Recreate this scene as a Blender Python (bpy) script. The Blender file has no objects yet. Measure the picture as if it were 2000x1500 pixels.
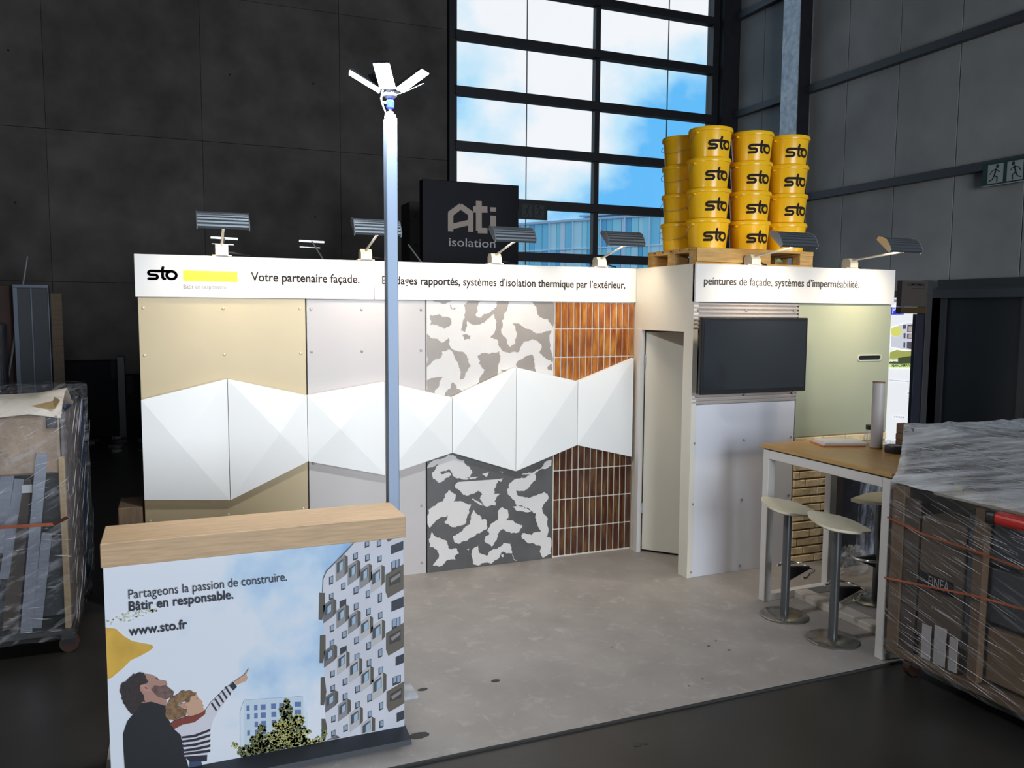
import bpy, bmesh, math, random
from mathutils import Vector, Matrix
from mathutils.geometry import tessellate_polygon
random.seed(7)
SC = bpy.context.scene
COL = SC.collection
PI = math.pi

# ------------------------------------------------------------------ camera
FPX, CX, CY, CZ = 1597.2, 0.2304, -6.2514, 2.1255
YAW, PIT, ROL = 0.39141, -0.08913, 0.00655
def _axes():
    cy, sy, cp, sp, cr, sr = math.cos(YAW), math.sin(YAW), math.cos(PIT), math.sin(PIT), math.cos(ROL), math.sin(ROL)
    f = Vector((sy*cp, cy*cp, sp)); r = Vector((cy, -sy, 0)); u = r.cross(f)
    return cr*r + sr*u, -sr*r + cr*u, f
AR, AU, AF = _axes()
CAMP = Vector((CX, CY, CZ))
cd = bpy.data.cameras.new('camera'); cam = bpy.data.objects.new('camera', cd); COL.objects.link(cam)
cd.sensor_fit = 'HORIZONTAL'; cd.sensor_width = 36; cd.lens = FPX*36/2000; cd.clip_end = 500
cam.matrix_world = Matrix(((AR.x, AU.x, -AF.x, CX), (AR.y, AU.y, -AF.y, CY), (AR.z, AU.z, -AF.z, CZ), (0, 0, 0, 1)))
SC.camera = cam
def at(px, py, axis, val):
    """point of the place seen at a photo pixel, on the real plane axis = val"""
    w = AR*((px-1000)/FPX) - AU*((py-750)/FPX) + AF
    return CAMP + w*((val-CAMP[axis])/w[axis])

SC.view_settings.view_transform = 'Standard'; SC.view_settings.look = 'None'
SC.view_settings.exposure = 0.06; SC.view_settings.gamma = 1.0; SC.view_settings.use_curve_mapping = False
SC.cycles.use_denoising = True
SC.cycles.max_bounces = 8; SC.cycles.transparent_max_bounces = 16
SC.cycles.sample_clamp_indirect = 6.0; SC.cycles.caustics_reflective = False; SC.cycles.caustics_refractive = False

# ------------------------------------------------------------------ sky
W = bpy.data.worlds.new('sky'); SC.world = W; W.use_nodes = True
def build_sky():
    nt = W.node_tree; N = nt.nodes; L = nt.links; N.clear()
    tc = N.new('ShaderNodeTexCoord'); mp = N.new('ShaderNodeMapping'); mp.inputs['Scale'].default_value = (1, 1, 1.25)
    mp.inputs['Location'].default_value = SKYLOC
    L.new(tc.outputs['Generated'], mp.inputs['Vector'])
    no = N.new('ShaderNodeTexNoise'); no.inputs['Scale'].default_value = 3.4; no.inputs['Detail'].default_value = 7; no.inputs['Roughness'].default_value = .52
    L.new(mp.outputs[0], no.inputs['Vector'])
    cr = N.new('ShaderNodeValToRGB'); cr.color_ramp.elements[0].position = .40; cr.color_ramp.elements[0].color = (.13, .52, .98, 1)
    cr.color_ramp.elements[1].position = .56; cr.color_ramp.elements[1].color = (.93, .96, 1.0, 1)
    e = cr.color_ramp.elements.new(.47); e.color = (.50, .80, 1.0, 1)
    L.new(no.outputs['Fac'], cr.inputs['Fac'])
    bg = N.new('ShaderNodeBackground'); bg.inputs['Strength'].default_value = 1.0; L.new(cr.outputs['Color'], bg.inputs['Color'])
    o = N.new('ShaderNodeOutputWorld'); L.new(bg.outputs[0], o.inputs['Surface'])
SKYLOC = (17.0, 9.0, 3.7)
build_sky()

# hall extents
YB, XR, XL, YF, ZC = 10.0, 12.43, -14.0, -17.0, 11.0

def area(name, loc, to, sx, sy, power, col, portal=False, spread=PI):
    l = bpy.data.lights.new(name, 'AREA'); l.shape = 'RECTANGLE'; l.size = sx; l.size_y = sy; l.energy = power; l.color = col; l.spread = spread
    if portal: l.cycles.is_portal = True
    o = bpy.data.objects.new(name, l); COL.objects.link(o); o.location = loc
    o.rotation_euler = (Vector(to)-Vector(loc)).to_track_quat('-Z', 'Y').to_euler(); return o
area('window_portal', (8.7, YB-.25, 5.4), (8.7, 0, 5.4), 6.4, 9.0, 0, (1, 1, 1), True)
# added fill light, as daylight from an assumed, unseen loading gate behind the camera
area('assumed_gate_fill', (3.5, YF+.15, 3.2), (2.0, 0, 1.6), 7.0, 5.6, 1700, (.86, .93, 1.0))

# ------------------------------------------------------------------ materials
MATS = {}
def mat(name, col, rough=.6, metal=0.0, spec=.5, noise=None, bump=None, emit=None, strength=0, alpha=None, coat=0, rnd=0, space='Object'):
    """noise=(scale, amount[, stretch]) varies colour; bump=(scale, strength[, stretch]); rnd = value change per object"""
    if name in MATS: return MATS[name]
    m = bpy.data.materials.new(name); m.use_nodes = True; nt = m.node_tree; N = nt.nodes; L = nt.links
    b = N['Principled BSDF']; c = (*col, 1)
    b.inputs['Base Color'].default_value = c; b.inputs['Roughness'].default_value = rough; b.inputs['Metallic'].default_value = metal
    b.inputs['Specular IOR Level'].default_value = spec; b.inputs['Coat Weight'].default_value = coat; b.inputs['Coat Roughness'].default_value = .08
    if emit: b.inputs['Emission Color'].default_value = (*emit, 1); b.inputs['Emission Strength'].default_value = strength
    if alpha is not None: b.inputs['Alpha'].default_value = alpha
    tc = N.new('ShaderNodeTexCoord'); src = None
    def tex(scale, stretch, detail=5):
        mp = N.new('ShaderNodeMapping'); mp.inputs['Scale'].default_value = stretch; L.new(tc.outputs[space], mp.inputs['Vector'])
        t = N.new('ShaderNodeTexNoise'); t.inputs['Scale'].default_value = scale; t.inputs['Detail'].default_value = detail; L.new(mp.outputs[0], t.inputs['Vector']); return t
    if noise or rnd:
        hs = N.new('ShaderNodeHueSaturation'); hs.inputs['Color'].default_value = c; L.new(hs.outputs[0], b.inputs['Base Color'])
        val = None
        if noise:
            t = tex(noise[0], noise[2] if len(noise) > 2 else (1, 1, 1)); mr = N.new('ShaderNodeMapRange')
            mr.inputs['From Min'].default_value = .3; mr.inputs['From Max'].default_value = .7; mr.inputs['To Min'].default_value = 1-noise[1]; mr.inputs['To Max'].default_value = 1+noise[1]
            L.new(t.outputs['Fac'], mr.inputs['Value']); val = mr.outputs[0]
        if rnd:
            oi = N.new('ShaderNodeObjectInfo'); m2 = N.new('ShaderNodeMapRange'); m2.inputs['To Min'].default_value = 1-rnd; m2.inputs['To Max'].default_value = 1+rnd
            L.new(oi.outputs['Random'], m2.inputs['Value'])
            if val is None: val = m2.outputs[0]
            else:
                mu = N.new('ShaderNodeMath'); mu.operation = 'MULTIPLY'; L.new(val, mu.inputs[0]); L.new(m2.outputs[0], mu.inputs[1]); val = mu.outputs[0]
        L.new(val, hs.inputs['Value'])
    if bump:
        t = tex(bump[0], bump[2] if len(bump) > 2 else (1, 1, 1)); bp = N.new('ShaderNodeBump'); bp.inputs['Strength'].default_value = bump[1]; bp.inputs['Distance'].default_value = .02
        L.new(t.outputs['Fac'], bp.inputs['Height']); L.new(bp.outputs[0], b.inputs['Normal'])
    MATS[name] = m; return m

def film_mat(name, lo, hi, col, rot=(0, 0, 0), stretch=(1, 1, 1), scale=6, rough=.12, bump=.5, lo_at=.42, hi_at=.75, gloss=.07):
    """clinging stretch film: mostly see-through, with milky streaks of stretched noise"""
    m = bpy.data.materials.new(name); m.use_nodes = True; nt = m.node_tree; N = nt.nodes; L = nt.links; b = N['Principled BSDF']
    b.inputs['Base Color'].default_value = (*col, 1); b.inputs['Roughness'].default_value = rough; b.inputs['Specular IOR Level'].default_value = .8
    tc = N.new('ShaderNodeTexCoord'); mr = N.new('ShaderNodeMapping'); mr.inputs['Rotation'].default_value = rot; L.new(tc.outputs['Object'], mr.inputs['Vector'])
    mp = N.new('ShaderNodeMapping'); mp.inputs['Scale'].default_value = stretch; L.new(mr.outputs[0], mp.inputs['Vector'])
    t = N.new('ShaderNodeTexNoise'); t.inputs['Scale'].default_value = scale; t.inputs['Detail'].default_value = 8; t.inputs['Roughness'].default_value = .62; L.new(mp.outputs[0], t.inputs['Vector'])
    cr = N.new('ShaderNodeMapRange'); cr.inputs['From Min'].default_value = lo_at; cr.inputs['From Max'].default_value = hi_at; cr.inputs['To Min'].default_value = lo; cr.inputs['To Max'].default_value = hi
    L.new(t.outputs['Fac'], cr.inputs['Value'])
    tr = N.new('ShaderNodeBsdfTransparent'); gl = N.new('ShaderNodeBsdfGlossy'); gl.inputs['Roughness'].default_value = rough
    m1 = N.new('ShaderNodeMixShader'); m2 = N.new('ShaderNodeMixShader'); b.inputs['Roughness'].default_value = .45
    L.new(cr.outputs[0], m1.inputs[0]); L.new(tr.outputs[0], m1.inputs[1]); L.new(b.outputs[0], m1.inputs[2])
    m2.inputs[0].default_value = gloss; L.new(m1.outputs[0], m2.inputs[1]); L.new(gl.outputs[0], m2.inputs[2]); L.new(m2.outputs[0], N['Material Output'].inputs['Surface'])
    bp = N.new('ShaderNodeBump'); bp.inputs['Strength'].default_value = bump; bp.inputs['Distance'].default_value = .02; L.new(t.outputs['Fac'], bp.inputs['Height']); L.new(bp.outputs[0], b.inputs['Normal']); L.new(bp.outputs[0], gl.inputs['Normal'])
    return m

# ------------------------------------------------------------------ mesh helpers
OFF = {}
def link(o): COL.objects.link(o); return o
def thing(name, label, cat, loc=(0, 0, 0), group=None, rotz=0):
    o = link(bpy.data.objects.new(name, None)); o.location = loc; o.rotation_euler = (0, 0, rotz); o.empty_display_size = .1
    o['label'] = label; o['category'] = cat
    if group: o['group'] = group
    OFF[o.name] = Vector(loc); return o
def tag(o, label, cat, group=None):
    o['label'] = label; o['category'] = cat
    if group: o['group'] = group
    return o
def copy_tree(o, parent=None):
    c = o.copy(); link(c); c.parent = parent
    for ch in list(o.children): copy_tree(ch, c)
    return c
class MB:
    """collects shapes (world or local coordinates) that become ONE mesh object"""
    def __init__(s): s.v = []; s.f = []; s.mi = []; s.cur = 0
    def _add(s, vs, fs):
        n = len(s.v); s.v += [Vector(v) for v in vs]; s.f += [tuple(i+n for i in f) for f in fs]; s.mi += [s.cur]*len(fs); return s
    def box(s, x0, x1, y0, y1, z0, z1):
        return s._add([(x0, y0, z0), (x1, y0, z0), (x1, y1, z0), (x0, y1, z0), (x0, y0, z1), (x1, y0, z1), (x1, y1, z1), (x0, y1, z1)],
                      [(0, 3, 2, 1), (4, 5, 6, 7), (0, 1, 5, 4), (1, 2, 6, 5), (2, 3, 7, 6), (3, 0, 4, 7)])
    def bbox(s, x0, x1, y0, y1, z0, z1, b=.005):
        """box with chamfered edges"""
        bm = bmesh.new(); bmesh.ops.create_cube(bm, size=1)
        for v in bm.verts: v.co = Vector(((x0+x1)/2+v.co.x*(x1-x0), (y0+y1)/2+v.co.y*(y1-y0), (z0+z1)/2+v.co.z*(z1-z0)))
        bmesh.ops.bevel(bm, geom=bm.edges[:], offset=b, segments=1, affect='EDGES')
        bm.verts.index_update(); s._add([v.co.copy() for v in bm.verts], [[v.index for v in f.verts] for f in bm.faces]); bm.free(); return s
    def hexa(s, p):  # 8 corners: bottom 4 ccw, top 4 ccw
        return s._add(p, [(0, 3, 2, 1), (4, 5, 6, 7), (0, 1, 5, 4), (1, 2, 6, 5), (2, 3, 7, 6), (3, 0, 4, 7)])
    def bar(s, a, b, w, h=None, up=(0, 0, 1)):
        a = Vector(a); b = Vector(b); h = h or w; d = (b-a).normalized(); up = Vector(up)
        if abs(d.dot(up)) > .98: up = Vector((0, 1, 0))
        r = d.cross(up).normalized(); u = r.cross(d)
        q = [(-1, -1), (1, -1), (1, 1), (-1, 1)]
        return s.hexa([a+r*w/2*i+u*h/2*j for i, j in q]+[b+r*w/2*i+u*h/2*j for i, j in q])
    def tube(s, pts, rad, n=10, cap=True):
        pts = [Vector(p) for p in pts]; rads = rad if isinstance(rad, (list, tuple)) else [rad]*len(pts); vs = []; fs = []
        for i, p in enumerate(pts):
            d = (pts[min(i+1, len(pts)-1)]-pts[max(i-1, 0)]).normalized(); up = Vector((0, 0, 1)) if abs(d.z) < .95 else Vector((1, 0, 0))
            r = d.cross(up).normalized(); u = r.cross(d)
            vs += [p+(r*math.cos(2*PI*k/n)+u*math.sin(2*PI*k/n))*rads[i] for k in range(n)]
        for i in range(len(pts)-1):
            fs += [(i*n+k, i*n+(k+1) % n, (i+1)*n+(k+1) % n, (i+1)*n+k) for k in range(n)]
        if cap: fs += [tuple(range(n))[::-1], tuple((len(pts)-1)*n+k for k in range(n))]
        return s._add(vs, fs)
    def lathe(s, prof, n=32, c=(0, 0, 0)):
        vs = []; fs = []; c = Vector(c); m = len(prof)
        for r, z in prof: vs += [c+Vector((r*math.cos(2*PI*k/n), r*math.sin(2*PI*k/n), z)) for k in range(n)]
        for i in range(m-1): fs += [(i*n+k, i*n+(k+1) % n, (i+1)*n+(k+1) % n, (i+1)*n+k) for k in range(n)]
        if prof[0][0] > 1e-4: fs.append(tuple(range(n))[::-1])
        if prof[-1][0] > 1e-4: fs.append(tuple((m-1)*n+k for k in range(n)))
        return s._add(vs, fs)
    def prism(s, pts, vec):
        """planar polygon (3D points) extruded along vec"""
        pts = [Vector(p) for p in pts]; n = len(pts); vec = Vector(vec)
        t = tessellate_polygon([pts]); vs = pts+[p+vec for p in pts]; fs = []
        for a, b, c in t: fs += [(a, b, c), (c+n, b+n, a+n)]
        fs += [(i, (i+1) % n, (i+1) % n+n, i+n) for i in range(n)]
        return s._add(vs, fs)
    def flat(s, pts):
        pts = [Vector(p) for p in pts]; return s._add(pts, [tuple(t) for t in tessellate_polygon([pts])])
    def build(s, name, m, parent=None, smooth=False, local=False, recalc=True):
        me = bpy.data.meshes.new(name); 
        if parent is not None: off = OFF[parent.name] if not local else Vector((0, 0, 0))
        elif local: off = Vector((0, 0, 0))
        else:
            xs = [v.x for v in s.v]; ys = [v.y for v in s.v]; off = Vector(((min(xs)+max(xs))/2, (min(ys)+max(ys))/2, min(v.z for v in s.v)))
        me.from_pydata([v-off for v in s.v], [], s.f)
        for mm in (m if isinstance(m, (list, tuple)) else [m]): me.materials.append(mm)
        me.polygons.foreach_set('material_index', s.mi)
        if recalc:
            bm = bmesh.new(); bm.from_mesh(me); bmesh.ops.recalc_face_normals(bm, faces=bm.faces[:]); bm.to_mesh(me); bm.free()
        if smooth:
            for p in me.polygons: p.use_smooth = True
            me.set_sharp_from_angle(angle=math.radians(40))
        me.update(); o = link(bpy.data.objects.new(name, me))
        if parent is not None: o.parent = parent; OFF[o.name] = OFF[parent.name]
        else: o.location = off; OFF[o.name] = Vector(off)
        return o
def struct(o): o['kind'] = 'structure'; return o

def text2d(body, bold=0.0):
    """outline text as 2D triangles, in units of its own size"""
    cu = bpy.data.curves.new('t', 'FONT'); cu.body = body; cu.size = 1; cu.offset = bold; cu.fill_mode = 'FRONT'; cu.resolution_u = 4
    ob = bpy.data.objects.new('t', cu); me = bpy.data.meshes.new_from_object(ob)
    vs = [(v.co.x, v.co.y) for v in me.vertices]; fs = [tuple(p.vertices) for p in me.polygons]
    bpy.data.objects.remove(ob); bpy.data.curves.remove(cu); bpy.data.meshes.remove(me); return vs, fs
def put_text(name, body, m, parent, p0, p1, size, up=(0, 0, 1), bold=0.0, nrm=.0015):
    """flat lettering from p0 (baseline start) to p1 (baseline end), letter height by size (em)"""
    vs, fs = text2d(body, bold); w = max(v[0] for v in vs); p0 = Vector(p0); p1 = Vector(p1); up = Vector(up)
    d = p1-p0; n = d.normalized().cross(up).normalized()
    # one part for each word: cut where the letters leave a gap as wide as a space
    iv = sorted((min(vs[i][0] for i in f), max(vs[i][0] for i in f)) for f in fs); cuts = []; e = iv[0][1]
    for a, c in iv:
        if a-e > .13: cuts.append((a+e)/2)
        e = max(e, c)
    words = {}
    for f in fs: words.setdefault(sum(vs[f[0]][0] > c for c in cuts), []).append(f)
    for k in sorted(words):
        b = MB(); ids = sorted({i for f in words[k] for i in f}); mp = {i: j for j, i in enumerate(ids)}
        b._add([p0+d*(vs[i][0]/w)+up*(vs[i][1]*size)+n*nrm for i in ids], [tuple(mp[i] for i in f) for f in words[k]]); o = b.build(name, m, parent, recalc=False)
    return o

def stroke2d(pts, w, closed=False):
    """ribbon of width w along a polyline, with round ends: list of polygons"""
    out = []; P = [Vector((*p, 0)) for p in pts]; n = len(P)
    for i in range(n if closed else n-1):
        a, b = P[i], P[(i+1) % n]; d = (b-a)
        if d.length < 1e-6: continue
        d.normalize(); r = Vector((-d.y, d.x, 0))*w/2; out.append([(a+r)[:2], (a-r)[:2], (b-r)[:2], (b+r)[:2]])
    for p in P: out.append([(p.x+w/2*math.cos(k*PI/5), p.y+w/2*math.sin(k*PI/5)) for k in range(10)])
    return out
def arc(cx, cy, rx, ry, a0, a1, n): return [(cx+rx*math.cos(math.radians(a0+(a1-a0)*k/n)), cy+ry*math.sin(math.radians(a0+(a1-a0)*k/n))) for k in range(n+1)]
def logo_polys():
    """the three joined letters of the stand's logo; x 0..2.9, x-height 1, in polygons"""
    w = .275; out = []
    top = [(2.2-.16*k, .885) for k in range(12)]
    s = top+arc(.38, .69, .27, .195, 90, 270, 8)+[(.55, .495), (.72, .495)]+arc(.74, .30, .21, .195, 90, -90, 8)+[(.6, .105), (.4, .105), (.25, .105), (.11, .105)]
    out += stroke2d(s, w)
    out += stroke2d([(1.50, 1.27), (1.44, 1.1), (1.44, .9), (1.44, .6), (1.44, .38)]+arc(1.66, .33, .22, .225, 180, 265, 5), w)
    out += stroke2d(arc(2.29, .495, .46, .39, 0, 360, 28)[:-1], w, True)
    return out
LOGO = logo_polys()
def put_logo(b, p0, ux, uz, scale, n):
    for q in LOGO: b.flat([Vector(p0)+Vector(ux)*(x*scale)+Vector(uz)*(y*scale)+Vector(n) for x, y in q])

# ------------------------------------------------------------------ common materials
M_white = mat('white_laminate', (.74, .725, .71), .45, noise=(2, .02))
M_cream = mat('cream_laminate', (.74, .71, .62), .5, noise=(2, .02))
M_alu = mat('brushed_aluminium', (.62, .66, .72), .38, .85, noise=(3, .05, (1, 1, 8)))
M_steel = mat('galvanised_steel', (.42, .45, .50), .45, .7, noise=(9, .25))
M_chrome = mat('polished_chrome', (.8, .8, .8), .12, 1.0)
M_ink = mat('black_ink', (.012, .012, .016), .9, spec=.1)
M_brownink = mat('dark_brown_ink', (.030, .020, .019), .9, spec=.1)
M_greyink = mat('grey_ink', (.07, .060, .058), .9, spec=.1)
M_black = mat('black_plastic', (.012, .012, .014), .4)
M_dark = mat('dark_steel', (.016, .017, .021), .5, noise=(6, .2))
M_oak = mat('oak_veneer', (.60, .40, .19), .5, noise=(5, .16, (1.2, 1.2, 14)), bump=(18, .06, (1, 1, 10)))
M_oakx = mat('oak_veneer_long', (.56, .375, .22), .5, noise=(6, .16, (1.0, 14, 14)))
M_pine = mat('pallet_pine', (.55, .33, .11), .65, noise=(5, .22, (1.2, 10, 10)), rnd=.12)
M_card = mat('cardboard', (.16, .10, .055), .8, noise=(4, .1), rnd=.15)

# ================================================================== THE HALL
M_floor = mat('dark_hall_floor', (.030, .028, .026), .34, noise=(1.3, .35), bump=(25, .02), spec=.4)
M_conc = mat('dark_concrete', (.088, .078, .074), .85, noise=(1.6, .34), bump=(7, .15), rnd=.10)
M_conc2 = mat('grey_concrete', (.36, .352, .345), .8, noise=(.9, .16), bump=(9, .10), rnd=.06)
M_hall = mat('hall_shell', (.05, .05, .052), .9)
M_joint = mat('joint_mastic', (.02, .02, .02), .9)  # plain dark colour of the wall cores, joints and plugs
FZ = -.012
struct(MB().box(XL-.3, XR+.3, YF-.3, YB+.3, FZ-.2, FZ).build('floor', M_floor))
struct(MB().box(XL-.3, XR+.3, YF-.3, YB+.3, ZC, ZC+.2).build('ceiling', M_hall))
struct(MB().box(XL-.3, XL, YF, YB, FZ, ZC).build('wall_left', M_hall))
GX0, GX1, GZ1 = 0.0, 7.0, 6.0  # assumed gate opening out of view, made for the added fill light
struct(MB().box(XL, GX0, YF-.3, YF, FZ, ZC).box(GX1, XR, YF-.3, YF, FZ, ZC).box(GX0, GX1, YF-.3, YF, GZ1, ZC).build('wall_front', M_hall))
struct(MB().box(-60, 80, YB+.31, 140, -.5, -.1).build('ground_outside', mat('asphalt', (.12, .12, .12), .9, noise=(2, .2))))

# back wall: cast concrete panels left of the window, on a core slab
WX0, WX1, WZ0 = 5.60, 11.86, .9
bw = struct(MB().box(XL, WX0-.12, YB+.03, YB+.3, FZ, ZC).box(WX0-.12, XR, YB+.03, YB+.3, FZ, WZ0-.1).build('wall_back', M_joint))
zs = [FZ, 2.58, 5.17, 7.75, 10.3, ZC]
xs = [-14, -11.7, -9.2, -6.7, -4.2, -1.7, .8, 3.3, WX0-.13]
for i in range(len(xs)-1):
    for j in range(len(zs)-1):
        d = random.uniform(0, .008)
        MB().bbox(xs[i]+.0025, xs[i+1]-.0025, YB-.02-d*.5, YB+.04, zs[j]+.003, zs[j+1]-.003, .003).build('concrete_panel', M_conc, bw)
for x in (-9.2, -4.2, .8):
    for z in (1.2, 3.9, 6.4, 9.0):
        for dx in (.5, 2.0): MB().tube([(x+dx, YB-.02, z), (x+dx, YB-.033, z)], .02, 8).build('form_tie_plug', M_joint, bw)

# window_1: steel transoms, mullions and every pane
M_glass = film_mat('window_glass', .0, .01, (.9, .95, 1.0), scale=.6, rough=.02, bump=.0, gloss=.04)
win = thing('window_1', 'tall steel-framed window of the hall showing sky and a glass building', 'window', (8.7, YB, WZ0)); del win['category'], win['label']; win['kind'] = 'structure'
fr = MB().box(WX0-.12, WX0-.055, YB-.14, YB+.12, WZ0-.1, ZC).box(WX0-.03, WX0+.05, YB-.10, YB+.12, WZ0-.1, ZC).box(WX1-.04, WX1+.12, YB-.12, YB+.12, WZ0-.1, ZC).box(8.81, 8.93, YB-.08, YB+.06, WZ0, ZC)
fr.build('mullion_frame', M_dark, win)
tz = [.95, 2.12, 3.30, 4.40, 5.50, 6.59, 7.68, 8.77, 9.86, 10.9]
for z in tz: MB().box(WX0, WX1, YB-.16, YB+.03, z-.115, z+.045).box(WX0, WX1, YB-.10, YB+.05, z+.045, z+.075).build('transom', M_dark, win)
cols = [(WX0+.05, 7.24), (7.25, 8.81), (8.93, 10.71), (10.72, WX1-.04)]
for a, b in cols:
    for i in range(len(tz)-1): MB().box(a, b, YB+.03, YB+.042, tz[i]+.075, tz[i+1]-.115).build('pane', M_glass, win)
for x in (7.245, 10.715): MB().box(x-.009, x+.009, YB+.026, YB+.046, WZ0, ZC).build('glass_joint', mat('grey_seal', (.10, .12, .15), .6), win)
# corner post between window and right wall
struct(MB().box(WX1+.12, XR, YB-.28, YB+.3, FZ, ZC).build('trim_1', M_dark))

# right wall: panels between steel rails
rw = struct(MB().box(XR+.05, XR+.35, YF, YB+.3, FZ, ZC).build('wall_right', M_joint))
rz = [FZ, 2.52, 4.55, 6.72, 8.9, ZC]
ys = [YB-.28]+[8.86, 7.62, 6.37, 5.13, 3.87, 2.62, 1.37, .12, -1.13, -2.4, -5, -8, -11, -14, -17]
DOORY = (2.50, 3.86)
for i in range(len(ys)-1):
    for j in range(len(rz)-1):
        z0, z1 = rz[j], rz[j+1]
        if j == 0 and 1.3 < (ys[i]+ys[i+1])/2 < 4.5: continue
        MB().bbox(XR-.0, XR+.06, ys[i+1]+.010, ys[i]-.010, z0+.01, z1-.01, .002).build('wall_panel', M_conc2, rw)
for z in rz[1:-1]:
    MB().box(XR-.14, XR, YF, YB-.28, z-.01, z+.01).box(XR-.14, XR-.12, YF, YB-.28, z-.13, z-.01).box(XR-.12, XR, YF, YB-.28, z-.13, z-.115).build('steel_rail', mat('rail_steel', (.07, .075, .085), .5, .3), rw)
# H-column standing against the right wall
hc = MB().box(XR-.34, XR-.325, 7.36, 7.86, FZ, ZC).box(XR-.325, XR-.02, 7.60, 7.62, FZ, ZC).box(XR-.02, XR-.001, 7.36, 7.86, FZ, ZC)
col = struct(hc.build('trim_2', M_steel)); MB().box(XR-.324, XR-.02, 7.37, 7.385, FZ, ZC).build('web_shade', M_dark, col)  # added dark sheet paints the shaded side facing away from the window
# dark door, its frame, sliding track, and the grey shutter beside it, on the right wall
door = thing('door_1', 'x', 'x', (XR, 3.2, FZ)); del door['category'], door['label']; door['kind'] = 'structure'
MB().box(XR-.02, XR+.02, DOORY[0], DOORY[1], FZ, 2.42).build('door_leaf', mat('near_black_blue', (.012, .014, .018), .45), door)
MB().box(XR-.06, XR+.02, DOORY[1], DOORY[1]+.10, FZ, 2.52).box(XR-.06, XR+.02, DOORY[0]-.13, DOORY[0], FZ, 2.52).box(XR-.06, XR+.02, DOORY[0]-.1, DOORY[1]+.1, 2.42, 2.52).build('door_frame', mat('frame_grey', (.04, .041, .045), .5), door)
MB().box(XR-.0, XR+.06, 3.965, 5.12, FZ, 2.5).build('wall_panel', M_conc2, rw); MB().box(XR, XR+.06, 1.2, 2.36, FZ, 2.5).build('wall_panel', M_conc2, rw)
MB().box(XR-.10, XR-.0, -1, 4.0, 2.56, 2.70).box(XR-.14, XR-.10, -1, 4.0, 2.53, 2.57).build('sliding_track', mat('frame_grey', (.04, .041, .045), .5), rw)
sh = thing('door_2', 'x', 'x', (XR, 1.3, FZ)); del sh['category'], sh['label']; sh['kind'] = 'structure'
MB().box(XR-.05, XR-.01, .2, 2.15, FZ, 1.98).build('shutter_leaf', mat('blue_grey_sheet', (.16, .17, .20), .45), sh)
MB().box(XR-.08, XR-.01, 2.15, 2.27, FZ, 2.12).box(XR-.08, XR-.01, .1, 2.27, 1.98, 2.12).build('shutter_frame', mat('blue_frame', (.05, .06, .085), .45), sh)

# glass office building outside the window
def facade():
    t = thing('office_building', 'pale blue glass office building beyond the hall window', 'building', (41.18, 91.1, -.1), rotz=math.radians(-59.1))
    H = 13.1
    MB().box(-15, 50, .35, 14, 0, H-.2).build('core', mat('building_core', (.35, .60, .80), .5), t, local=True)
    cs = [mat('facade_glass_%d' % i, c, .25, 0, .4) for i, c in enumerate([(.24, .66, .86), (.40, .80, .93), (.14, .50, .78), (.60, .87, .95), (.30, .72, .84)])]
    wf = mat('facade_white_fin', (.72, .80, .92), .4)
    fl = [0, 3.3, 6.6, 9.8, H]; x = -14.0; k = 0
    while x < 48:
        w = random.choice([.55, .75, .95, 1.2])
        for j in range(4):
            mm = wf if (k % 9 == 4) else cs[(k*3+j*2+random.randint(0, 2)) % 5]
            MB().box(x+.03, x+w-.03, random.uniform(0, .1), .35, fl[j]+.06, fl[j+1]-.06).build('facade_panel', mm, t, local=True)
        if k % 4 == 0: MB().box(x-.06, x+.06, -.2, .35, 0, H+.15).build('fin', wf, t, local=True)
        x += w; k += 1
    for z in fl[1:]: MB().box(-15, 50, -.06, .35, z-.06, z+.06).build('floor_band', wf, t, local=True)
    MB().box(-15, 50, -.2, .4, H, H+.25).build('parapet', mat('parapet_grey', (.50, .62, .74), .6), t, local=True)
    MB().box(10, 26, 2, 8, H-.2, H+.6).box(8.5, 27, .8, 9, H+.6, H+.8).build('roof_plant', mat('roof_plant_grey', (.42, .60, .72), .6), t, local=True)
facade()

# ================================================================== STAND FLOOR AND WALL
SW, SD, SC_, ZT, ZBND = 3.972, .882, 2.06, 2.5, 2.205
YE = -2.67
M_sfloor = mat('grey_stand_vinyl', (.315, .288, .268), .42, noise=(2.6, .12), bump=(40, .02), spec=.45)
def add_scuffs(m):
    nt = m.node_tree; N = nt.nodes; L = nt.links; b = N['Principled BSDF']; hs = [n for n in N if n.type == 'HUE_SAT'][0]
    tc = N.new('ShaderNodeTexCoord'); t = N.new('ShaderNodeTexNoise'); t.inputs['Scale'].default_value = 9; t.inputs['Detail'].default_value = 9; t.inputs['Roughness'].default_value = .7
    t.inputs['Distortion'].default_value = .6; L.new(tc.outputs['Object'], t.inputs['Vector'])
    mr = N.new('ShaderNodeMapRange'); mr.inputs['From Min'].default_value = .54; mr.inputs['From Max'].default_value = .72; L.new(t.outputs['Fac'], mr.inputs['Value'])
    mx = N.new('ShaderNodeMix'); mx.data_type = 'RGBA'; mx.inputs[7].default_value = (.42, .39, .365, 1); L.new(hs.outputs[0], mx.inputs[6]); L.new(mr.outputs[0], mx.inputs[0]); L.new(mx.outputs[2], b.inputs['Base Color'])
    m2 = N.new('ShaderNodeMapRange'); m2.inputs['To Min'].default_value = .34; m2.inputs['To Max'].default_value = .6; L.new(t.outputs['Fac'], m2.inputs['Value']); L.new(m2.outputs[0], b.inputs['Roughness'])
add_scuffs(M_sfloor)
sf = struct(MB().box(-.12, 7.2, YE, 1.0, FZ, 0).build('floor_stand', M_sfloor))
MB().box(-.12, 7.2, YE-.012, YE, FZ, -.001).build('floor_edge', mat('floor_edge_trim', (.02, .02, .02), .6), sf)
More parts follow.
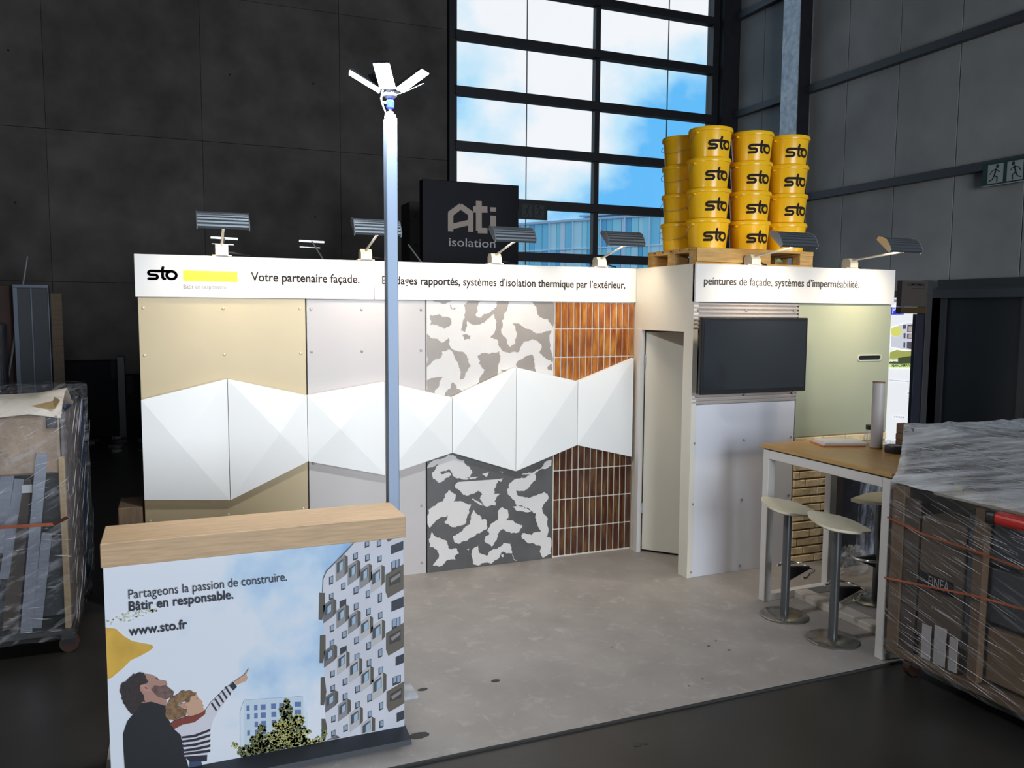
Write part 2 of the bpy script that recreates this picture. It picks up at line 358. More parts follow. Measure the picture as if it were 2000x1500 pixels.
# dark flakes and chips lying on the floor
fl_m = mat('dark_flake', (.03, .028, .03), .6)
for px, py, s in [(818, 1437, .045), (825, 1347, .022), (968, 1330, .022), (1384, 1262, .008), (1424, 1270, .010), (1398, 1252, .006), (1196, 1264, .006), (1372, 1326, .006), (1245, 1455, .02), (1262, 1452, .012), (1346, 1340, .006)]:
    c = at(px, py, 2, 0 if py < 1450 else FZ); b = MB(); n = 9
    b.prism([(c.x+s*(1+.5*random.random())*math.cos(2*PI*k/n), c.y+.55*s*(1+.6*random.random())*math.sin(2*PI*k/n), c.z+.0008) for k in range(n)], (0, 0, .0015))
    tag(b.build('floor_flake', fl_m), 'small dark flake or chip lying on the trade-fair floor', 'flake', 'dark flakes scattered on the floor')

# carcass wall behind the sample panels
struct(MB().box(.0, SW, .025, .075, 0, ZT-.012).build('wall_stand', mat('stand_board', (.05, .05, .05), .7)))
PX = [0.0, 1.143, 2.072, 3.193, SW-.012]; ZB = ZBND
def screw_on(parent, x, y, z, m): MB().lathe([(.011, 0), (.010, .004), (.005, .007)], 10).build('screw', m, parent, local=True)
def screws(parent, pts, m):
    """cap screws, axis towards the viewer"""
    base = None; off = OFF[parent.name]
    for (x, y, z) in pts:
        if base is None:
            b = MB(); b.lathe([(.011, 0), (.010, .004), (.005, .007)], 10); b.v = [Vector((v.x, -v.z, v.y)) for v in b.v]
            base = b.build('screw', m, parent, local=True); base.location = Vector((x, y, z))-off
        else:
            c = base.copy(); link(c); c.parent = parent; c.location = Vector((x, y, z))-off
M_beige = mat('beige_metallic_board', (.42, .335, .20), .38, noise=(1.2, .05)); M_beige.node_tree.nodes['Principled BSDF'].inputs['Metallic'].default_value = .15
M_lgrey = mat('pale_grey_board', (.50, .465, .46), .42, noise=(1.5, .02))
M_scrg = mat('grey_screw', (.35, .33, .33), .4, .4); M_scrb = mat('beige_screw', (.60, .52, .36), .4, .3)
p = tag(MB().bbox(PX[0]+.002, PX[1]-.005, 0, .022, .0, ZB, .002).build('facade_board', M_beige), 'beige metallic facade board at the left end of the stand wall', 'panel', 'facade sample boards')
screws(p, [(x, -.0, z) for z in (2.13, 1.80, .62, .08) for x in (.035, .56, 1.10)], M_scrb)
p = tag(MB().bbox(PX[1]+.004, PX[2]-.005, 0, .022, .0, ZB, .002).build('facade_board', M_lgrey), 'pale grey facade board behind the floodlight mast', 'panel', 'facade sample boards')
screws(p, [(x, 0, z) for z in (2.13, 1.81, .96, .56, .09) for x in (1.18, 1.56, 2.03)], M_scrg)

def rough_poly(pts, it=3, k=.16):
    for _ in range(it):
        q = []
        for i, a in enumerate(pts):
            b = pts[(i+1) % len(pts)]; dx, dy = b[0]-a[0], b[1]-a[1]; j = random.uniform(-k, k); t = random.uniform(.4, .6)
            q += [a, (a[0]+dx*t-dy*j, a[1]+dy*t+dx*j)]
        pts = q; k *= 1.05
    return pts
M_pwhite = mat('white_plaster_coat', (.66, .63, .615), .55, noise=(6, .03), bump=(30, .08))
M_psheen = mat('graphite_coat_sheen', (.29, .255, .23), .38, noise=(3.5, .12)); M_pgrey = mat('graphite_metallic_coat', (.085, .083, .082), .38, noise=(4, .22))  # upper tone paler than graphite: the lamps' glossy reflection painted into the coat
UP = [[(75,330),(200,310),(300,350),(365,380),(340,480),(270,520),(200,480),(75,455)],
 [(540,180),(600,110),(790,110),(730,200),(710,330),(770,360),(900,290),(960,250),(1020,120),(1190,120),(1150,220),(1110,300),(1075,400),(1060,530),(1130,640),(1190,770),(1260,720),(1280,600),(1260,490),(1220,430),(1300,440),(1400,510),(1500,540),(1590,580),(1770,540),(1782,980),(1650,900),(1600,850),(1630,740),(1560,680),(1490,660),(1380,690),(1310,840),(1170,850),(1030,760),(1000,660),(910,640),(990,520),(1000,420),(960,300),(870,380),(830,430),(720,460),(590,400),(560,560),(500,540),(530,400)],
 [(1470,118),(1782,118),(1782,500),(1720,380),(1590,330),(1560,220)],
 [(24,580),(80,640),(180,660),(240,710),(330,640),(330,720),(440,820),(580,880),(640,1030),(600,1080),(550,1200),(490,1230),(490,1090),(430,960),(420,920),(370,820),(240,830),(220,920),(90,990),(24,1060)],
 [(740,890),(830,850),(960,850),(1040,830),(1040,980),(1020,1080),(990,1180),(730,1320),(780,1180),(830,1080),(750,1000),(770,960)],
 [(520,600),(640,610),(630,660),(550,670)], [(24,1240),(120,1200),(250,1180),(200,1280),(140,1420),(24,1390)],
 [(290,1400),(390,1260),(440,1350),(530,1400),(400,1475),(280,1450)], [(1270,1030),(1380,920),(1500,880),(1530,1000),(1560,1130),(1320,1070)],
 [(1710,1050),(1780,1000),(1780,1110),(1720,1090)], [(100,115),(380,115),(330,140),(180,150)], [(350,180),(380,240),(450,215),(410,250),(370,240)], [(1060,1090),(1150,1080),(1130,1115),(1070,1110)]]
LO = [[(50,270),(100,190),(350,110),(480,170),(530,240),(575,310),(540,380),(380,370),(330,300),(300,270),(210,300),(215,330),(310,310),(330,340),(280,370),(190,430),(120,380),(110,320),(150,270),(180,220),(90,250)],
 [(370,450),(430,400),(560,390),(640,360),(680,330),(740,360),(760,250),(960,290),(960,350),(900,420),(860,380),(850,460),(820,560),(900,560),(830,640),(840,690),(740,710),(690,660),(660,610),(690,560),(640,520),(560,560),(470,570),(430,520),(380,490)],
 [(70,740),(150,690),(240,640),(300,510),(380,560),(380,620),(360,650),(480,660),(560,680),(530,790),(500,890),(400,930),(330,935),(250,880),(290,800),(200,830),(120,900),(80,945),(55,850)],
 [(590,740),(660,800),(680,850),(740,860),(740,960),(660,1010),(590,1050),(500,1100),(380,1120),(350,1040),(450,990),(540,910)],
 [(870,750),(920,705),(980,740),(990,830),(960,860),(1050,870),(1150,920),(1110,1000),(1020,1010),(920,960),(860,1020),(840,1100),(800,1180),(720,1110),(720,1050),(770,1020),(740,980),(800,890),(870,850)],
 [(970,510),(1000,440),(1100,380),(1290,330),(1300,400),(1210,500),(1080,510),(1090,570),(1240,600),(1340,560),(1400,535),(1450,590),(1390,680),(1380,760),(1440,850),(1450,980),(1420,1060),(1480,1070),(1480,1240),(1380,1290),(1360,1160),(1260,1120),(1140,1070),(1150,1010),(1250,1030),(1360,990),(1310,880),(1310,780),(1200,720),(1080,690),(1040,620),(980,560)],
 [(1140,340),(1300,290),(1480,160),(1482,230),(1350,280),(1270,340)],
 [(70,1080),(110,980),(150,1050),(270,1090),(300,1180),(400,1190),(420,1240),(370,1270),(380,1310),(280,1320),(200,1390),(120,1380),(190,1290),(170,1200),(80,1170)],
 [(570,1280),(590,1180),(640,1150),(660,1240),(740,1270),(850,1190),(930,1120),(1010,1130),(1030,1240),(920,1220),(860,1310),(800,1355),(640,1380),(580,1360)],
 [(1040,700),(1130,700),(1280,760),(1200,770),(1080,750)], [(560,600),(640,640),(700,700),(660,680),(600,640)], [(1030,1250),(1080,1330),(1050,1310)], [(510,1190),(540,1185),(530,1205)], [(900,1260),(935,1250),(930,1285)]]
def plaster(z0, z1, base, patch, polys, ox, oy, sc, lab):
    o = tag(MB().bbox(PX[2]+.004, PX[3]-.002, 0, .022, z0, z1, .002).build('plaster_board', base), lab, 'panel', 'facade sample boards')
    for q in polys:
        pts = []
        for x, y in rough_poly(q):
            w = at(ox+x*sc, oy+y*sc, 1, -.0012); pts.append(Vector((min(max(w.x, PX[2]+.006), PX[3]-.004), -.0012, min(max(w.z, z0+.002), z1-.002))))
        MB().prism(pts, (0, .0014, 0)).build('coat_patch', patch, o)
plaster(1.2, ZB, M_pwhite, M_psheen, UP, 830, 570, .14, 'upper board of white trowelled plaster with blotches in a painted sheen')
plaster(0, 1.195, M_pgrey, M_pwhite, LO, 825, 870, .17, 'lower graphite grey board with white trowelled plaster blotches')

# glazed tile board: every tile on its own
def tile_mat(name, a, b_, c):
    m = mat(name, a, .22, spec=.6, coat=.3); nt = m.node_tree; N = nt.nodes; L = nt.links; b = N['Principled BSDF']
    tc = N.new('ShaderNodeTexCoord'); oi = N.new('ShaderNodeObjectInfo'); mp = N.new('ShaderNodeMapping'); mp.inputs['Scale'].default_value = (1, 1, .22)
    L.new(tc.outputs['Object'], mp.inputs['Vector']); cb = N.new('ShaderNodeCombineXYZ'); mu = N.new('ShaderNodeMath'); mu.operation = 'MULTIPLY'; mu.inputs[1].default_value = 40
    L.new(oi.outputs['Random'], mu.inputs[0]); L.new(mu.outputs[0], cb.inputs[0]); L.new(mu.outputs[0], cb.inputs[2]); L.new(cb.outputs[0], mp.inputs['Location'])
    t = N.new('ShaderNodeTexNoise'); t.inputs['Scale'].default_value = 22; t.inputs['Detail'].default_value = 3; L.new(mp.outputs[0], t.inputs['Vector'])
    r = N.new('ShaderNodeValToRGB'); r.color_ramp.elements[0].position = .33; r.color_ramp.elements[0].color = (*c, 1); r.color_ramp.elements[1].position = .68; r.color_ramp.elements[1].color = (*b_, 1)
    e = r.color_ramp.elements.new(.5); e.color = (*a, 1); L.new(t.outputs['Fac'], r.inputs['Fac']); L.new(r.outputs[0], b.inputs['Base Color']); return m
T_up = tile_mat('brown_glaze_lit', (.34, .105, .018), (.50, .20, .03), (.20, .050, .012)); T_lo = tile_mat('brown_glaze_shaded', (.075, .026, .012), (.14, .065, .022), (.045, .013, .008))  # one brown tile: lamp light above and shade below painted into two glazes
tb = tag(MB().box(PX[3]+.003, SW-.004, .004, .022, 0, ZB).build('tile_board', mat('cream_grout', (.74, .68, .58), .7)), 'board of upright glazed brown tiles with cream joints', 'panel', 'facade sample boards')
tzb = [.012, .252, .508, .762, 1.005, 1.25, 1.495, 1.737, 1.980, 2.203]; tw = (SW-.006-PX[3]-.004)/13
tmesh = {}
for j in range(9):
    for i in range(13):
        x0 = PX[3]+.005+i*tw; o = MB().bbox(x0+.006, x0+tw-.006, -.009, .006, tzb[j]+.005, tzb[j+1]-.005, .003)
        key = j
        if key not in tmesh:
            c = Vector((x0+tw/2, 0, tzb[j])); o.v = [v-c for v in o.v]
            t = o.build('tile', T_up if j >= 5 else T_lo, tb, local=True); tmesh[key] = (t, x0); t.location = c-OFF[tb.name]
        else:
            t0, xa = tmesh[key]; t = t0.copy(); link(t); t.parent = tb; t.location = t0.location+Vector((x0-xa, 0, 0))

# white faceted ribbon across the boards
RX = [(.002, 1.493, .788), (.573, 1.624, .740), (1.133, 1.487, .989), (1.722, 1.572, .842), (2.27, 1.432, .986), (2.825, 1.662, .798), (3.392, 1.533, .984), (3.935, 1.722, .85)]
M_rib = mat('white_facet_coating', (.82, .82, .81), .42)
poss = ['left end', 'second from left', 'third from left beside the mast', 'fourth from left behind the mast', 'fifth from left below the upper plaster', 'sixth from left beside the tiles', 'right end over the brown tiles']
for i in range(7):
    (xa, ta, ba), (xb, tb_, bb) = RX[i], RX[i+1]; g = .002; xa += g; xb -= g; d0 = -.062
    fr_ = [Vector((xa, d0, ba)), Vector((xb, d0, bb)), Vector((xb, d0, tb_)), Vector((xa, d0, ta))]
    # centre where the diagonals cross
    A, B, C, D = fr_; t = ((B.x-A.x)*(D.z-B.z)-(B.z-A.z)*(D.x-B.x))/((C.x-A.x)*(D.z-B.z)-(C.z-A.z)*(D.x-B.x)); apex = A+(C-A)*t; apex.y = -.084
    b = MB(); bk = [Vector((v.x, -.014, v.z)) for v in fr_]
    b._add(fr_+bk+[apex], [(0, 1, 8), (1, 2, 8), (2, 3, 8), (3, 0, 8), (0, 4, 5, 1), (1, 5, 6, 2), (2, 6, 7, 3), (3, 7, 4, 0), (4, 7, 6, 5)])
    tag(b.build('facet_panel', M_rib), 'white faceted pyramid panel of the wall ribbon, '+poss[i], 'panel', 'white faceted ribbon panels')

# fascia boards with their lettering
def fascia(x0, x1, y, lab):
    return tag(MB().bbox(x0, x1, y-.018, y+.004+.02, ZB, ZT, .002).build('fascia_board', M_white), lab, 'fascia')
fa = fascia(-.012, 1.655, 0, 'white fascia board with black logo and yellow bar')
fb = fascia(1.659, SW-.002, 0, 'long white fascia board reading Bardages rapportés over the middle of the wall')
YFA = -.0195
b = MB(); p0 = at(288, 546, 1, YFA); p1 = at(347, 548, 1, YFA); sc = (p1.x-p0.x)/2.86; put_logo(b, p0, (1, 0, 0), (0, 0, 1), sc, (0, 0, 0)); b.build('logo', M_brownink, fa, recalc=False)
b = MB(); q = [at(358, 549, 1, YFA), at(464, 550, 1, YFA)]; zt = at(358, 528, 1, YFA).z; b.box(q[0].x, q[1].x, YFA-.0008, YFA+.002, q[0].z, zt); b.build('yellow_bar', mat('signal_yellow', (.90, .73, .015), .5), fa)
def line(name, body, m, par, a, b_, y, size, bold=0.0):
    A = at(a[0], a[1], 1, y); B = at(b_[0], b_[1], 1, y); z = (A.z+B.z)/2; A.z = B.z = z; A.y = B.y = y
    return put_text(name, body, m, par, A, B, size, bold=bold)
line('small_lettering', 'Bâtir en responsable.', mat('pale_grey_ink', (.22, .21, .22), .9, spec=.1), fa, (358, 564), (446, 565), YFA, .047)
line('lettering', 'Votre partenaire façade.', M_brownink, fa, (491, 549), (702, 553), YFA, .092, .014)
line('lettering', 'Bardages rapportés, systèmes d’isolation thermique par l’extérieur,', M_brownink, fb, (745, 555), (1221, 563), YFA, .088, .014)

# ================================================================== CABIN (store cupboard of the stand)
CX1 = SW+SC_; YC = -SD
cs = struct(MB().box(SW, SW+.045, -.105, .075, 0, ZT).box(SW, SW+.045, YC, YC+.125, 0, ZT-.001).box(SW, SW+.045, YC+.125, -.105, 1.97, ZT-.001).build('wall_cabin_side', M_cream))
MB().box(SW-.006, SW+.03, -.118, -.062, 0, 1.975).build('door_jamb', M_white, cs)
struct(MB().box(SW+.046, CX1, YC+.029, YC+.06, 0, ZT-.02).build('wall_cabin_front', mat('stand_board', (.05, .05, .05), .7)))
struct(MB().box(CX1-.04, CX1, YC+.06, .075, 0, ZT-.01).build('wall_cabin_right', M_cream))
struct(MB().box(SW+.045, CX1-.04, .03, .075, 0, ZT-.02).build('wall_cabin_back', M_cream))
struct(MB().box(SW+.045, CX1-.04, YC+.06, .03, ZT-.04, ZT-.004).build('ceiling_cabin', M_cream))
dl = thing('door_3', 'x', 'x', (SW+.05, -.11, 0)); del dl['label'], dl['category']; dl['kind'] = 'structure'; dl.rotation_euler = (0, 0, math.radians(42))
# leaf hinged at the back jamb, swung inwards
MB().bbox(0, .04, -.66, 0, .02, 1.955, .003).build('door_leaf', M_cream, dl, local=True)
for z in (.35, 1.66): MB().tube([(-.004, .004, z), (-.004, .004, z+.09)], .009, 8).build('hinge', M_steel, dl, local=True)

YP = YC+.025-.022   # front of the cabin's boards
M_wpan = mat('white_blue_board', (.74, .75, .82), .40)
o = tag(MB().bbox(SW+.004, 5.004, YC+.003, YC+.025, 0, 1.395, .002).build('facade_board', M_wpan), 'bluish white facade board below the television screen', 'panel', 'facade sample boards')
screws(o, [(x, YC+.003, z) for z in (1.09, .60, .045) for x in (SW+.04, 4.49, 4.97)], M_scrg)
# ribbed metal strips above and below the screen niche
M_rib2 = mat('ribbed_aluminium', (.56, .50, .47), .35, .35)
def ribbed(x0, x1, z0, z1, n, lab):
    pts = []
    for k in range(n):
        za = z0+(z1-z0)*k/n; h = (z1-z0)/n
        pts += [(YC+.012, za), (YC+.012, za+.3*h), (YC-.004, za+.42*h), (YC-.004, za+.88*h)]
    pts += [(YC+.012, z1), (YC+.025, z1), (YC+.025, z0)]
    return tag(MB().prism([(x0, y, z) for y, z in pts], (x1-x0, 0, 0)).build('ribbed_cladding', M_rib2), lab, 'cladding', 'ribbed metal cladding strips')
r1 = ribbed(SW+.004, 5.0, 1.985, ZB-.002, 7, 'ribbed metal cladding strip above the television')
r2 = ribbed(SW+.004, 5.02, 1.398, 1.485, 3, 'narrow ribbed metal cladding strip under the television')
screws(r1, [(x, YC-.004, 2.14) for x in (SW+.04, 4.47, 4.96)], M_scrg); screws(r2, [(x, YC-.004, 1.462) for x in (SW+.04, 4.48, 4.97)], M_scrg)
# television on its bracket
A = at(1371, 620, 1, -1.02); B = at(1578, 766, 1, -1.02)
tx0, tx1, tz0, tz1 = A.x, at(1579, 622, 1, -1.02).x, (B.z+at(1374, 769, 1, -1.02).z)/2, A.z
tv = thing('television', 'black flat television screen, switched off, on the cabin wall', 'television', ((tx0+tx1)/2, -1.0, tz0))
M_bez = mat('tv_bezel', (.012, .013, .016), .35)
MB().bbox(tx0, tx1, -1.02, -.985, tz0, tz1, .006).build('housing', M_bez, tv)
MB().box(tx0+.024, tx1-.024, -1.0225, -1.018, tz0+.034, tz1-.03).build('screen', mat('tv_glass', (.018, .023, .030), .12, 0, .7), tv)
MB().box(tx0+.3, tx1-.3, -.985, -.95, tz0+.12, tz1-.12).box(tx0+.4, tx1-.4, -.95, YC+.02, tz0+.22, tz1-.22).build('wall_bracket', M_black, tv)
# green board with recessed handle
gb = tag(MB().bbox(5.008, CX1-.004, YC+.0, YC+.025, 1.087, ZB-.002, .002).build('facade_board', mat('sage_green_board', (.41, .43, .31), .32, noise=(1.2, .05, (1, 1, .3)))), 'sage green facade board with a recessed slot handle', 'panel', 'facade sample boards')
ha = at(1674, 698, 1, YC); hb = at(1721, 699, 1, YC); hz = (ha.z+hb.z)/2
def slot(x0, x1, z, h, n=8): 
    r = h/2; return [(x1-r+r*math.cos(a), z+r*math.sin(a)) for a in [-PI/2+PI*k/n for k in range(n+1)]]+[(x0+r+r*math.cos(a), z+r*math.sin(a)) for a in [PI/2+PI*k/n for k in range(n+1)]]
ou = slot(ha.x, hb.x, hz, .058); inn = slot(ha.x+.012, hb.x-.012, hz, .036); n = len(ou)
b = MB(); b._add([(x, YC-.006, z) for x, z in ou]+[(x, YC-.006, z) for x, z in inn]+[(x, YC+.001, z) for x, z in ou]+[(x, YC-.0005, z) for x, z in inn],
       [(i, (i+1) % n, (i+1) % n+n, i+n) for i in range(n)]+[(i, (i+1) % n, (i+1) % n+2*n, i+2*n) for i in range(n)]+[(i+n, (i+1) % n+n, (i+1) % n+3*n, i+3*n) for i in range(n)])
hd = b.build('slot_handle', mat('pale_green_rim', (.55, .57, .45), .4), gb)
MB().flat([(x, YC-.0006, z) for x, z in inn]).build('slot_recess', M_black, hd, recalc=False)
# brick slips under the green board
M_brick = mat('sand_brick', (.78, .62, .38), .85, noise=(14, .2), bump=(40, .25), rnd=.16)
bb_ = tag(MB().box(5.01, CX1-.004, YC+.006, YC+.025, 0, 1.085).build('brick_board', mat('brick_mortar', (.34, .26, .17), .95)), 'board of sand-coloured brick slips under the green board', 'panel', 'facade sample boards')
bh = 1.085/15; bl = .245
for j in range(15):
    x = 5.012-(0, .12, .19, .06)[j % 4]
    while x < CX1-.01:
        a = max(x, 5.012); c = min(x+bl, CX1-.006)
        if c-a > .02:
            d = random.uniform(0, .006); MB().bbox(a+.004, c-.004, YC-.012-d, YC+.01, j*bh+.006+random.uniform(0, .003), (j+1)*bh-.006-random.uniform(0, .003), .004).build('brick', M_brick, bb_)
        x += bl
# cabin fascia
fc = tag(MB().bbox(SW, CX1+.003, YC-.018, YC+.024, ZB, ZT, .002).build('fascia_board', M_white), 'white fascia board reading peintures de façade above the television', 'fascia')
line('lettering', 'peintures de façade, systèmes d’imperméabilité.', M_greyink, fc, (1374, 557), (1678, 561), YC-.0195, .088, .010)

# ================================================================== ARM LAMPS ON THE WALL TOP
M_lamp = mat('lamp_grey_aluminium', (.10, .115, .13), .4, .6); M_lbase = mat('lamp_base_putty', (.62, .58, .50), .5); M_arm = mat('lamp_arm_satin', (.50, .50, .50), .4, .5)
M_lglass = mat('lamp_glass_lit', (1, .9, .75), .3, emit=(1, .84, .62), strength=14)
WARM = (1.0, .85, .64)
def arm_lamp(name, label, x, y, reach, rise, group, power=4.4, flip=1, size=1.0, light=True, aim=(.42, 1.5), spr=118):
    """base clamp on the wall top, arm leaning forward, ribbed hood at its end; flip=-1 points to +Y"""
    t = thing(name, label, 'lamp', (x, y+.012, ZT+.002), group); s = -flip
    MB().box(-.065, .065, -.035, .035, 0, .008).build('clamp_plate', M_lbase, t, local=True)
    b = MB(); pr = [(-.05, .008), (-.05, .05), (-.025, .085), (.03, .085), (.05, .06), (.05, .008)]
    b.prism([(-.042, s*yy*-1, zz) for yy, zz in pr], (.084, 0, 0)).build('base', M_lbase, t, local=True)
    e = Vector((0, s*reach, rise)); MB().tube([(0, s*.005, .07), tuple(e*.98)], .0085, 8).build('arm', M_arm, t, local=True)
    MB().tube([(.04, s*.0, .03), (.10, -s*.01, .025), (.15, -s*.05, .016), (.20, -s*.07, .012)], .006, 6).build('cable', M_black, t, local=True)
    # hood: ribbed convex back facing away from the wall
    prof = []; n = 7; L_ = .165*size
    for k in range(n*4+1):
        u = k/(n*4); bulge = .030*math.sin(PI*u)+.012; rib = .006 if (k % 4) in (1, 2) else 0
        prof.append((u*L_, bulge+rib))
    pts = prof+[(L_, -.006), (0, -.006)]
    ang = math.radians(40); ca, sa = math.cos(ang), math.sin(ang)
    def tr(u, v):  # u runs from the lower front edge up towards the wall, v outward
        return e.y+s*(.015)+(-s)*(u*ca-v*sa*-1*0)+s*v*sa*1.0*0+s*v*.55, e.z-.005+u*sa+v*.83
    hw = .165*size
    h = MB().prism([(-hw, *tr(u, v)) for u, v in pts], (2*hw, 0, 0)).build('hood', M_lamp, t, local=True)
    for sx in (-1, 1):
        MB().prism([(sx*hw, *tr(u, v)) for u, v in [(-.004, -.012), (-.004, .02), (.25*L_, .040), (.5*L_, .052), (.75*L_, .042), (L_+.004, .02), (L_+.004, -.012)]], (sx*.006, 0, 0)).build('end_cap', M_alu, t, local=True)
    MB().flat([(-hw*.9, *tr(.012, -.008)), (hw*.9, *tr(.012, -.008)), (hw*.9, *tr(L_-.012, -.008)), (-hw*.9, *tr(L_-.012, -.008))]).build('lamp_glass', M_lglass if light else M_black, t, local=True, recalc=False)
    if light:
        cy_, cz_ = tr(L_/2, -.02); l = area('lamp_light', (x, y+cy_, ZT+cz_), (x, y+cy_-s*aim[0], ZT+cz_-aim[1]), .28, .11, power, WARM, spread=math.radians(spr))
    return t
grp = 'arm floodlights along the stand top'
arm_lamp('arm_lamp', 'arm floodlight clamped above the yellow bar of the fascia', .559, .0, .30, .175, grp)
arm_lamp('arm_lamp', 'arm floodlight just left of the tall mast', 1.595, .0, .42, .165, grp)
arm_lamp('arm_lamp', 'arm floodlight in front of the dark Ati sign', 2.655, .0, .43, .155, grp)
arm_lamp('arm_lamp', 'arm floodlight left of the pallet, in front of the window', 3.62, .0, .44, .16, grp)
arm_lamp('arm_lamp', 'arm floodlight in front of the yellow buckets', 4.538, -.868, .52, .115, grp, 5.6, aim=(.8, 1.5), spr=105)
arm_lamp('arm_lamp', 'arm floodlight at the right end of the cabin fascia', 5.567, -.86, .56, .11, grp, 5.6, aim=(.8, 1.5), spr=105)
# stand of the neighbour behind, its own arm lamps turned away
struct(MB().box(.2, 3.9, 1.0, 1.06, FZ, ZT-.03).build('wall_neighbour', mat('neighbour_board', (.30, .30, .31), .6)))
for x, lab in [(.60, 'thin lamp of the stand behind, seen next to the leftmost floodlight'), (1.46, 'thin T-shaped lamp of the stand behind, between two floodlights'), (2.35, 'lamp arm of the stand behind, right of the mast')]:
    t = thing('thin_lamp', lab, 'lamp', (x, 1.03, ZT-.03), 'lamps of the stand behind')
    dx = .05 if x < 1 else -.07
    MB().box(-.03, .03, -.03, .03, 0, .05).prism([(-.025, -.02, .05), (.025, -.02, .05), (.012, -.02, .085), (-.012, -.02, .085)], (0, .04, 0)).build('clamp', M_arm, t, local=True)
    MB().tube([(0, 0, .07), (dx, .25, .265)], .007, 6).build('arm', M_arm, t, local=True)
    if x < 2: MB().bar((dx-.11, .26, .265), (dx+.11, .26, .26), .03, .018).bar((dx-.10, .30, .215), (dx+.08, .30, .212), .02, .006).build('lamp_bar', M_arm, t, local=True)

# ================================================================== FLOODLIGHT MAST
mx0 = at(757, 700, 1, -2.065).x; mx1 = at(779, 700, 1, -2.065).x; mzt = at(765, 229, 1, -2.065).z
mast = thing('light_mast', 'tall square aluminium mast behind the counter', 'mast', ((mx0+mx1)/2, -2.035, 0))
MB().bbox(mx0, mx1, -2.065, -2.065+(mx1-mx0), .015, mzt, .004).build('post', mat('pale_blue_aluminium', (.26, .33, .45), .5, .3), mast)
MB().box(mx0-.1, mx1+.1, -2.06, -1.9, 0, .015).build('foot_plate', M_steel, mast)
mc = Vector(((mx0+mx1)/2, -2.035, mzt))
fl = thing('work_light', 'five-winged LED work light glowing on top of the mast', 'lamp', mc)
MB().lathe([(.03, 0), (.028, .018), (.017, .022), (.017, .032), (.006, .034), (.006, .05)], 16).build('socket', M_white, fl, local=True, smooth=True)
MB().lathe([(.012, .046), (.020, .052), (.021, .085), (.016, .092), (.010, .10)], 10).build('blue_collar', mat('blue_plastic', (.01, .03, .65), .35), fl, local=True)
MB().tube([(-.02, 0, .075), (-.035, 0, .077)], .007, 8).build('thumb_screw', M_steel, fl, local=True)
MB().lathe([(.018, .098), (.034, .110), (.036, .150), (.026, .175), (0.0, .178)], 20).build('core', M_steel, fl, local=True)
MB().tube([(-.025, -.02, .012), (-.045, -.03, .05), (-.055, -.035, .085), (-.045, -.03, .13)], .004, 6).build('cable', M_white, fl, local=True)
M_led = mat('led_panel_lit', (1, 1, 1), .3, emit=(.92, .96, 1.0), strength=360)
M_wing = mat('wing_black_fins', (.03, .035, .04), .4, .4)
for k in range(5):
    az = math.radians(-116+72*k); el = math.radians(28 if k != 3 else 40); d = Vector((math.cos(az), math.sin(az), 0)); r = Vector((-d.y, d.x, 0)); u = Vector((0, 0, 1))
    ax = d*math.cos(el)+u*math.sin(el); nn = u*math.cos(el)-d*math.sin(el); o0 = Vector((0, 0, .122))+d*.03
    def P(a, b_, c): return o0+ax*a+r*b_+nn*c
    b = MB().hexa([P(.02, -.042, 0), P(.02, .042, 0), P(.20, .042, 0), P(.20, -.042, 0), P(.02, -.042, .008), P(.02, .042, .008), P(.20, .042, .008), P(.20, -.042, .008)])
    for q in range(12): b.hexa([P(.03+q*.014, -.034, .008), P(.03+q*.014, .034, .008), P(.034+q*.014, .034, .008), P(.034+q*.014, -.034, .008), P(.03+q*.014, -.03, .024), P(.03+q*.014, .03, .024), P(.034+q*.014, .03, .024), P(.034+q*.014, -.03, .024)])
    wg = b.build('wing', M_wing, fl, local=True)
    MB().bar(P(-.005, 0, .004), P(.03, 0, .004), .02, .012).build('hinge_arm', M_steel, fl, local=True)
    MB().flat([P(.026, -.039, -.0015), P(.026, .039, -.0015), P(.195, .039, -.0015), P(.195, -.039, -.0015)]).build('led_panel', M_led, wg, local=True, recalc=False)

# ================================================================== PALLET AND BUCKETS ON THE CABIN
px0, px1, py0, py1, pz = 4.055, 5.235, -.775, -.06, ZT
pl = thing('wooden_pallet', 'pale wooden pallet on top of the cabin under the buckets', 'pallet', ((px0+px1)/2, (py0+py1)/2, pz))
for y in (py0+.05, (py0+py1)/2, py1-.05): MB().bbox(px0, px1, y-.05, y+.05, pz, pz+.022, .002).build('bottom_board', M_pine, pl)
for y in (py0+.0, (py0+py1)/2-.05, py1-.1):
    for x in (px0, (px0+px1)/2-.07, px1-.14): MB().bbox(x+.001, x+.139, y+.003, y+.097, pz+.022, pz+.10, .002).build('block', M_pine, pl)
for x in (px0, (px0+px1)/2-.07, px1-.14): MB().bbox(x, x+.14, py0, py1, pz+.10, pz+.117, .002).build('stringer', M_pine, pl)
for k in range(6): y = py0+k*(py1-py0-.09)/5; MB().bbox(px0, px1, y, y+.09, pz+.117, pz+.137, .002).build('deck_board', M_pine, pl)
MB().bbox(px0, px0+.72, py0-.016, py0-.001, pz+.024, pz+.136, .002).build('front_board', M_pine, pl)
MB().flat([(px0+.78, py0+.002, pz+.045), (px0+.86, py0+.002, pz+.045), (px0+.82, py0+.002, pz+.075)]).build('stamp', mat('green_stamp', (.12, .28, .16), .8), pl, recalc=False)

